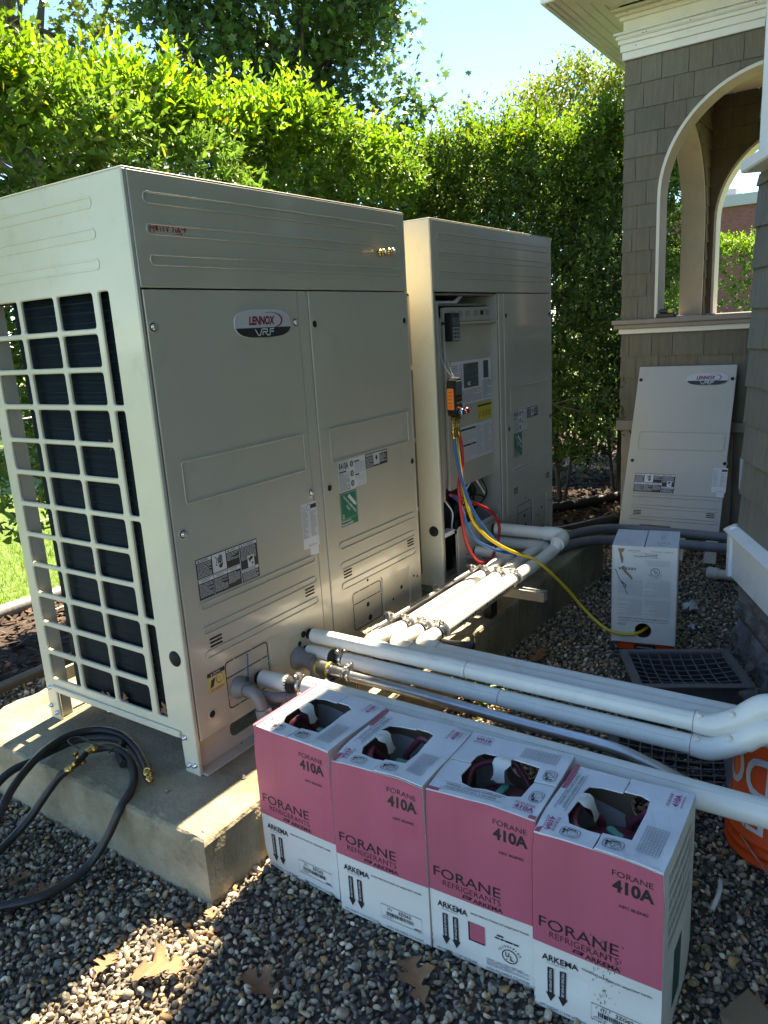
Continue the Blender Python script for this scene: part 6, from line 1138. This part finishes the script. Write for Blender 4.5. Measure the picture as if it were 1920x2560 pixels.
def tree(label, base, height, crown, nclump, per, size, cols, seed, kind='lobed', trunk=.14, group='trees beyond the hedge', droop=.3):
    """crown: list of (centre, radii) ellipsoids; leaves gather in clumps at branch ends"""
    global RNG; RNG = np.random.default_rng(seed); rnd = random.Random(seed); R = thing('leafy_tree', label, 'tree', base, group); base = Vector(base)
    wts = np.array([c[1][0]*c[1][1]*c[1][2] for c in crown]); wts = wts/wts.sum(); cl = []
    for i in range(nclump):
        c, r = crown[RNG.choice(len(crown), p=wts)]; dv = RNG.normal(0, 1, 3); dv /= np.linalg.norm(dv); cl.append(np.array(c)+dv*np.array(r)*RNG.uniform(.35, 1.)**.5)
    cl = np.array(cl); P = np.repeat(cl, per, 0)+RNG.normal(0, 1, (nclump*per, 3))*np.array([1, 1, .62])*RNG.uniform(.14, .34, (nclump, 1)).repeat(per, 0)*(size/.12)**.5*.92
    n = len(P); ax = RNG.normal(0, 1, (n, 3))+np.array([0, 0, -droop]); nr = np.array([0, 0, 1.])+RNG.normal(0, .45, (n, 3)); c = np.array(cols[0])*(1-(q := RNG.random((n, 1))))+np.array(cols[1])*q; c = c*np.repeat(RNG.uniform(.7, 1.3, (nclump, 1)), per, 0)
    sz = size*RNG.uniform(.6, 1.2, n)
    if kind == 'lobed': V, F, cc = lobed(P, ax, nr, sz, c)
    else: V, F, cc = leaf_cloud(P, ax, nr, sz, sz*.5, c)
    arrays_obj('crown', V, F, 'tree_leaf', R, cc)
    b = MB(); hub = Vector(np.mean([c[0] for c in crown], 0)); hub.z = min(hub.z, base.z+height*.55); tp = bez([base, base.lerp(hub, .5)+Vector((rnd.uniform(-.1, .1), rnd.uniform(-.1, .1), 0)), hub, hub+Vector((.1, .1, height*.25))], 6); b.tube(tp, [trunk*(1-.75*i/len(tp)) for i in range(len(tp))], 9); obj('trunk', b, 'bark', R)
    b = MB()
    for q in cl[::max(1, nclump//46)]:
        q = Vector(q); s = tp[rnd.randint(len(tp)//2, len(tp)-2)]; md = s.lerp(q, .5)+Vector((rnd.uniform(-.2, .2), rnd.uniform(-.2, .2), rnd.uniform(-.1, .3))); p = bez([s, md, q], 6); b.tube(p, [trunk*.32*(1-.85*i/len(p)) for i in range(len(p))], 6, False)
    obj('limb', b, 'bark', R); return R
tree('dark leafed maple towering behind the hedge above the first unit', (10.6, 8.2, -.3), 10, [((10.7, 8.3, 7.4), (2.3, 2.5, 2.2)), ((9.3, 8.9, 6.2), (1.4, 1.5, 1.5)), ((11.6, 7.3, 5.6), (1.2, 1.3, 1.3)), ((11.8, 6.9, 4.3), (.9, .9, .8)), ((10.6, 8.2, 4.6), (1.6, 1.8, 1.0)), ((10.9, 8.2, 9.4), (2.2, 2.3, 1.4))], 560, 46, .155, ((.036, .088, .026), (.075, .145, .032)), 41, trunk=.2)
tree('light green tree with open bare branches at the far end of the hedge', (8.2, 11.9, -.3), 10, [((7.4, 12.6, 7.8), (2.6, 2.4, 1.9)), ((9.3, 11.5, 5.6), (1.6, 1.6, 1.2)), ((6.3, 13.2, 5.6), (1.8, 1.8, 1.4)), ((8.3, 12.5, 9.6), (3., 2.8, 1.2))], 170, 38, .17, ((.075, .130, .025), (.120, .165, .030)), 42, trunk=.2)
tree('deep green tree filling the gap behind the privet crest', (14., 15.5, -.3), 9, [((13.6, 15.6, 5.6), (3.8, 3.2, 2.4)), ((9.8, 17.0, 6.6), (3.2, 3., 2.6)), ((7.0, 18.5, 8), (3., 3., 2.6)), ((16., 11.5, 4.2), (2., 2., 1.3))], 240, 36, .26, ((.035, .085, .024), (.060, .12, .028)), 43, trunk=.2)
tree('feathery light green tree beyond the shaded hedge beside the porch', (15.2, 4.6, -.3), 7, [((14.8, 4.3, 5.5), (1.1, 1.5, .75)), ((14.4, 5.2, 4.5), (1.0, 1.2, .7)), ((15.4, 3.2, 5.0), (1.2, 1.3, 1.0)), ((14.8, 4.2, 4.0), (1.2, 1.8, .9))], 260, 95, .10, ((.125, .190, .030), (.175, .225, .040)), 44, 'plain', .10)
tree('slender tree with wispy upright branches against the open sky', (11.6, 5.0, -.3), 5.5, [((10.9, 4.75, 4.0), (.35, .42, .9)), ((11.4, 4.1, 3.9), (.5, .55, .8)), ((11.2, 5.2, 3.4), (.5, .5, .6))], 90, 40, .085, ((.065, .125, .030), (.10, .16, .035)), 45, 'plain', .05)
# ================================================================ small things
def tray(label, cx, cy, rz, z0, w_, d_, h, tilt=0.):
    R = thing('plastic_tray', label, 'tray', (0, 0, 0)); b = MB()
    for x0, x1, y0, y1 in ((-w_/2, w_/2, -d_/2, -d_/2+.006), (-w_/2, w_/2, d_/2-.006, d_/2), (-w_/2, -w_/2+.006, -d_/2, d_/2), (w_/2-.006, w_/2, -d_/2, d_/2)): b.box(x0, x1, y0, y1, 0.002, h)
    obj('wall', b, 'tray_plastic', R); e = .030; b = MB()
    b.plate(Fr((0, 0, h), (1, 0, 0), (0, 1, 0)), [rrect(-w_/2-e, w_/2+e, -d_/2-e, d_/2+e, .012), rrect(-w_/2, w_/2, -d_/2, d_/2, .006)], .005, .001, -.002); obj('rim', b, 'tray_plastic', R)
    n, m = 9, 7; b = MB(); sag = lambda x, y: h-.004-.020*(1-(2*x/w_)**2)*(1-(2*y/d_)**2)
    for i in range(n+1): x = -w_/2+w_*i/n; b.tube([(x, -d_/2+d_*k/8, sag(x, -d_/2+d_*k/8)) for k in range(9)], .0032, 5, False)
    for j in range(m+1): y = -d_/2+d_*j/m; b.tube([(-w_/2+w_*k/8, y, sag(-w_/2+w_*k/8, y)) for k in range(9)], .0032, 5, False)
    obj('grid', b, 'tray_plastic', R); b = MB()
    for i in range(1, 5):
        x = -w_/2+w_*i/5; b.box(x-.003, x+.003, -d_/2, d_/2, .004, .014)
    for j in range(1, 4):
        y = -d_/2+d_*j/4; b.box(-w_/2, w_/2, y-.003, y+.003, .0145, .022)
    obj('floor_rib', b, 'black_plastic', R); R.location = (cx, cy, z0); R.rotation_euler = (tilt, 0, rz); return R
tray('black plastic grid tray lying face up between the white carton and the house', 1.455, -1.045, -1.10, gz(1.4)+.010, .36, .27, .165)
tray('black plastic grid tray lying in the shadow under the long white pipe covers', .960, -1.12, -1.35, gz(.9)+.008, .34, .26, .05)
# upturned orange bucket
t = thing('bucket', 'upturned orange plastic bucket with white lettering behind the pipes', 'bucket', (.80, -1.475, gz(.8))); z = gz(.8)+.003; bx, by = .80, -1.475
b = MB(); b.lathe((bx, by, z), [(.148, 0), (.158, .001), (.158, .010), (.152, .012), (.152, .030), (.158, .032), (.158, .040), (.152, .042), (.151, .062), (.156, .064), (.156, .070), (.150, .072), (.136, .355), (.132, .362), (.0, .362)], 40); bu = obj('shell', b, 'orange_plastic', t)
b = MB(); wt = 0
def on_bucket(s, ang0, h0, hh, span, b):
    V, F, x0, x1, y0, y1 = text_polys(s, .015); P = []
    for v in V:
        u = (v[0]-x0)/(x1-x0); q = (v[1]-y0)/(y1-y0); zz = h0+hh*(1-q); a = ang0-span*u; r = .1535-(zz-.072)*(.014/.283)-.0012; P.append((bx+r*math.cos(a), by+r*math.sin(a), z+zz))
    b.add(P, F, 0)
on_bucket('LET\'S', math.radians(186), .090, .085, math.radians(100), b); on_bucket('DO', math.radians(168), .195, .120, math.radians(70), b); prnt('lettering', b, bu)
b = MB(); b.tube(bez([(bx-.12, by+.10, z+.066), (bx-.22, by+.0, z+.03), (bx-.25, by-.1, z+.012), (bx-.2, by-.2, z+.02)], 8), .0025, 6); obj('wire_handle', b, 'steel', t)
t = thing('tool_pouch', 'black padded tool handle lying on top of the upturned bucket', 'tool', (bx, by, z+.364)); b = MB(); b.tube(bez([(bx-.03, by+.125, z+.405), (bx-.01, by+.09, z+.412), (bx+.02, by+.0, z+.41), (bx+.04, by-.1, z+.40)], 8), [.030]+[.040]*23+[.030], 14); obj('grip', b, 'rubber', t); b = MB(); b.lathe((bx-.012, by+.10, z+.411), [(.0405, 0), (.0425, .002), (.0425, .012), (.0405, .014)], 16, (.2, -1, 0), 0, False); obj('cuff', b, 'black_plastic', t)
# tape measure on the porch sill
t = thing('battery_pack', 'small black and yellow tool battery on the porch sill', 'battery', (4.07, -.30, 1.235)); b = MB(); b.box(4.015, 4.085, -.362, -.243, 1.2345, 1.262, .004); b.box(4.02, 4.08, -.335, -.258, 1.262, 1.290, .008); obj('case', b, 'black_plastic', t); b = MB(); b.box(4.013, 4.083, -.352, -.318, 1.2625, 1.288, .004); obj('badge', b, 'lab_yellow', t)
# oak leaves on the gravel
def oak_outline(rnd):
    h = [(0, .012), (.10, .035), (.14, .13), (.25, .21), (.28, .11), (.34, .075), (.41, .19), (.42, .36), (.52, .29), (.60, .37), (.60, .18), (.615, .085), (.71, .12), (.78, .27), (.83, .15), (.92, .16), (.93, .05)]
    h = [(x+rnd.uniform(-.012, .012), y*rnd.uniform(.85, 1.15)) for x, y in h]
    return [(h[0][0], .012)]+h[1:]+[(1.03, 0)]+[(x+rnd.uniform(-.015, .015), -y*rnd.uniform(.85, 1.1)) for x, y in h[::-1]]+[(-.2, -.008), (-.2, .008)]
where = ['in the sunny patch of gravel in front of the pad', 'at the dark edge of the sunny gravel patch', 'curled beside the pad corner', 'under the black hose on the gravel', 'on dark gravel in front of the pink cartons', 'below the scuffed pink carton', 'on the gravel near the orange scale', 'on gravel by the pad edge under the yellow hose', 'against the pad at the foot of the black hoses', 'beside the flexible conduit on the pad', 'on gravel between the tray and the pad', 'in front of the classified-mark carton', 'on dark gravel at the far side of the scuffed carton', 'on the gravel left of the sunny patch']
sp = [(-.392, -.356, .17, 2.2), (-.521, -.184, .10, .4), (-.250, -.300, .07, 1.2), (-.372, .19, .11, 2.8), (-.33, -.59, .13, 1.7), (-.181, -.88, .15, .9), (1.50, -.72, .12, 2.0), (1.72, -.40, .15, 2.9), (-.46, .30, .09, .2), (.16, .0, .07, 1.), (1.30, -.60, .12, .6), (-.20, -.74, .12, 2.5), (.20, -1.60, .17, 1.9), (-.60, .03, .12, 2.3)]
for i, (x, y, s, a) in enumerate(sp):
    if i in (11, 13): continue
    s *= .82
    rnd = random.Random(50+i); P = oak_outline(rnd); b = MB(); c, n_ = math.cos(a), math.sin(a); z0 = gz(x)+.010 if i != 9 else .006; cu = rnd.uniform(.25, .7); V = [(0, 0, 0)]*0
    for px_, py_ in P: V.append((x+s*(px_*c-py_*n_), y+s*(px_*n_+py_*c), z0+s*(cu*py_*py_*3+.10*math.sin(px_*4+i)+.03)))
    m = len(V); mid = [(x+s*(q*c), y+s*(q*n_), z0+s*(.10*math.sin(q*4+i)+.012)) for q in (0, .25, .5, .75, 1.)]
    F = []; W_ = V+mid
    for j in range(m):
        k = (j+1) % m; q0 = min(4, max(0, round(P[j][0]/.25))); q1 = min(4, max(0, round(P[k][0]/.25))); F.append((j, k, m+q0))
        if q0 != q1: F.append((k, m+q1, m+q0))
    b.add(W_, F, 0, True); tag(obj('oak_leaf', b, 'dry_leaf'), 'dry brown oak leaf lying '+where[i], 'leaf', 'dry oak leaves')
# leaf litter caught in the grille of the first unit
for i, (y, z, s, a) in enumerate(((.40, .150, .05, 1.2), (.335, .155, .06, 1.7), (.30, .150, .05, .8), (.135, .155, .075, 1.5), (.46, .150, .05, 2.0), (.375, .60, .035, 1.4), (.215, 1.00, .03, 1.6), (.25, .145, .045, 2.4))):
    rnd = random.Random(90+i); P = oak_outline(rnd); b = MB(); V = [(.012+.006*math.sin(px_*5+py_*7), y+s*(px_*math.cos(a)-py_*math.sin(a)), z-.02+s*(px_*math.sin(a)+py_*math.cos(a))) for px_, py_ in P]; m = len(V); ce = tuple(np.mean(V, 0)); b.add(V+[ce], [(j, (j+1) % m, m) for j in range(m)]); tag(obj('dry_leaf', b, 'dry_leaf'), ('dry brown leaf scrap caught behind the side grille' if i not in (5, 6) else ('small dry leaf scrap stuck halfway up behind the side grille', 'tiny dry leaf scrap stuck high up behind the side grille')[i-5]), 'leaf', 'leaf scraps in the grille')
# litter and twigs
def twig(label, pts, r, m='bark'): b = MB(); b.tube(bez(pts, 6), r, 6); tag(obj('twig', b, m), label, 'twig')
twig('thin brown twig on the dark gravel past the scuffed carton', [(.18, -1.52, -.165), (.26, -1.60, -.155), (.33, -1.70, -.15), (.42, -1.80, -.15)], .003); twig('short pale stick lying on the gravel behind the scuffed carton', [(.40, -1.36, -.165), (.45, -1.365, -.15), (.49, -1.36, -.15)], .006, 'carton_white')
twig('thin dark twig across gravel near the pad edge', [(1.25, -.45, -.19), (1.45, -.55, -.185), (1.6, -.62, -.19)], .002); twig('grey twig under the orange bucket rim', [(.42, -1.42, -.165), (.5, -1.46, -.16), (.56, -1.52, -.165), (.62, -1.62, -.165)], .0035)
for i, (x, y, lb) in enumerate(((2.55, -.83, 'crumpled white plastic scrap on gravel behind the white carton'), (2.28, -.90, 'small pale blue scrap on the gravel beside the white carton'))):
    rnd = random.Random(70+i); b = MB(); n = 6; s = .07 if i == 0 else .035; V = [(x+s*(a/n-.5)*1.3+rnd.uniform(-.01, .01), y+s*(c/n-.5)+rnd.uniform(-.01, .01), gz(x)+.018+rnd.uniform(0, .03)*s/.05) for a in range(n) for c in range(n)]; b.add(V, [(a*n+c, a*n+n+c, a*n+n+c+1, a*n+c+1) for a in range(n-1) for c in range(n-1)]); tag(obj('plastic_scrap', b, 'lab_white'), lb, 'litter')
# torn brown cardboard beside the last carton
b = MB(); V = [(.20, -1.47, gz(.2)+.025), (.10, -1.55, gz(.2)+.06), (-.02, -1.62, gz(.2)+.05), (-.10, -1.56, gz(.2)+.03), (-.02, -1.48, gz(.2)+.045), (.10, -1.43, gz(.2)+.03)]; ce = tuple(np.mean(V, 0)+np.array([0, 0, .02])); b.add(V+[ce], [(i, (i+1) % 6, 6) for i in range(6)]); tag(obj('cardboard_scrap', b, 'carton_kraft'), 'torn brown cardboard scrap on gravel by the scuffed carton', 'litter')
# weeds by the pad
R = thing('weed', 'small green weed growing from the gravel under the pad edge', 'weed', (1.25, -.30, -.22)); RNG = np.random.default_rng(8); n = 26; base = np.stack([RNG.normal(1.22, .09, n), RNG.normal(-.32, .05, n), np.full(n, -.20)], -1); V, F, c = shoots(base, RNG.normal(0, .5, (n, 3))+np.array([0, -.2, 1]), RNG.uniform(.05, .13, n), 3, .025, .05, np.tile(OLD, (n, 1))); arrays_obj('foliage', V, F, 'leaf', R, c)
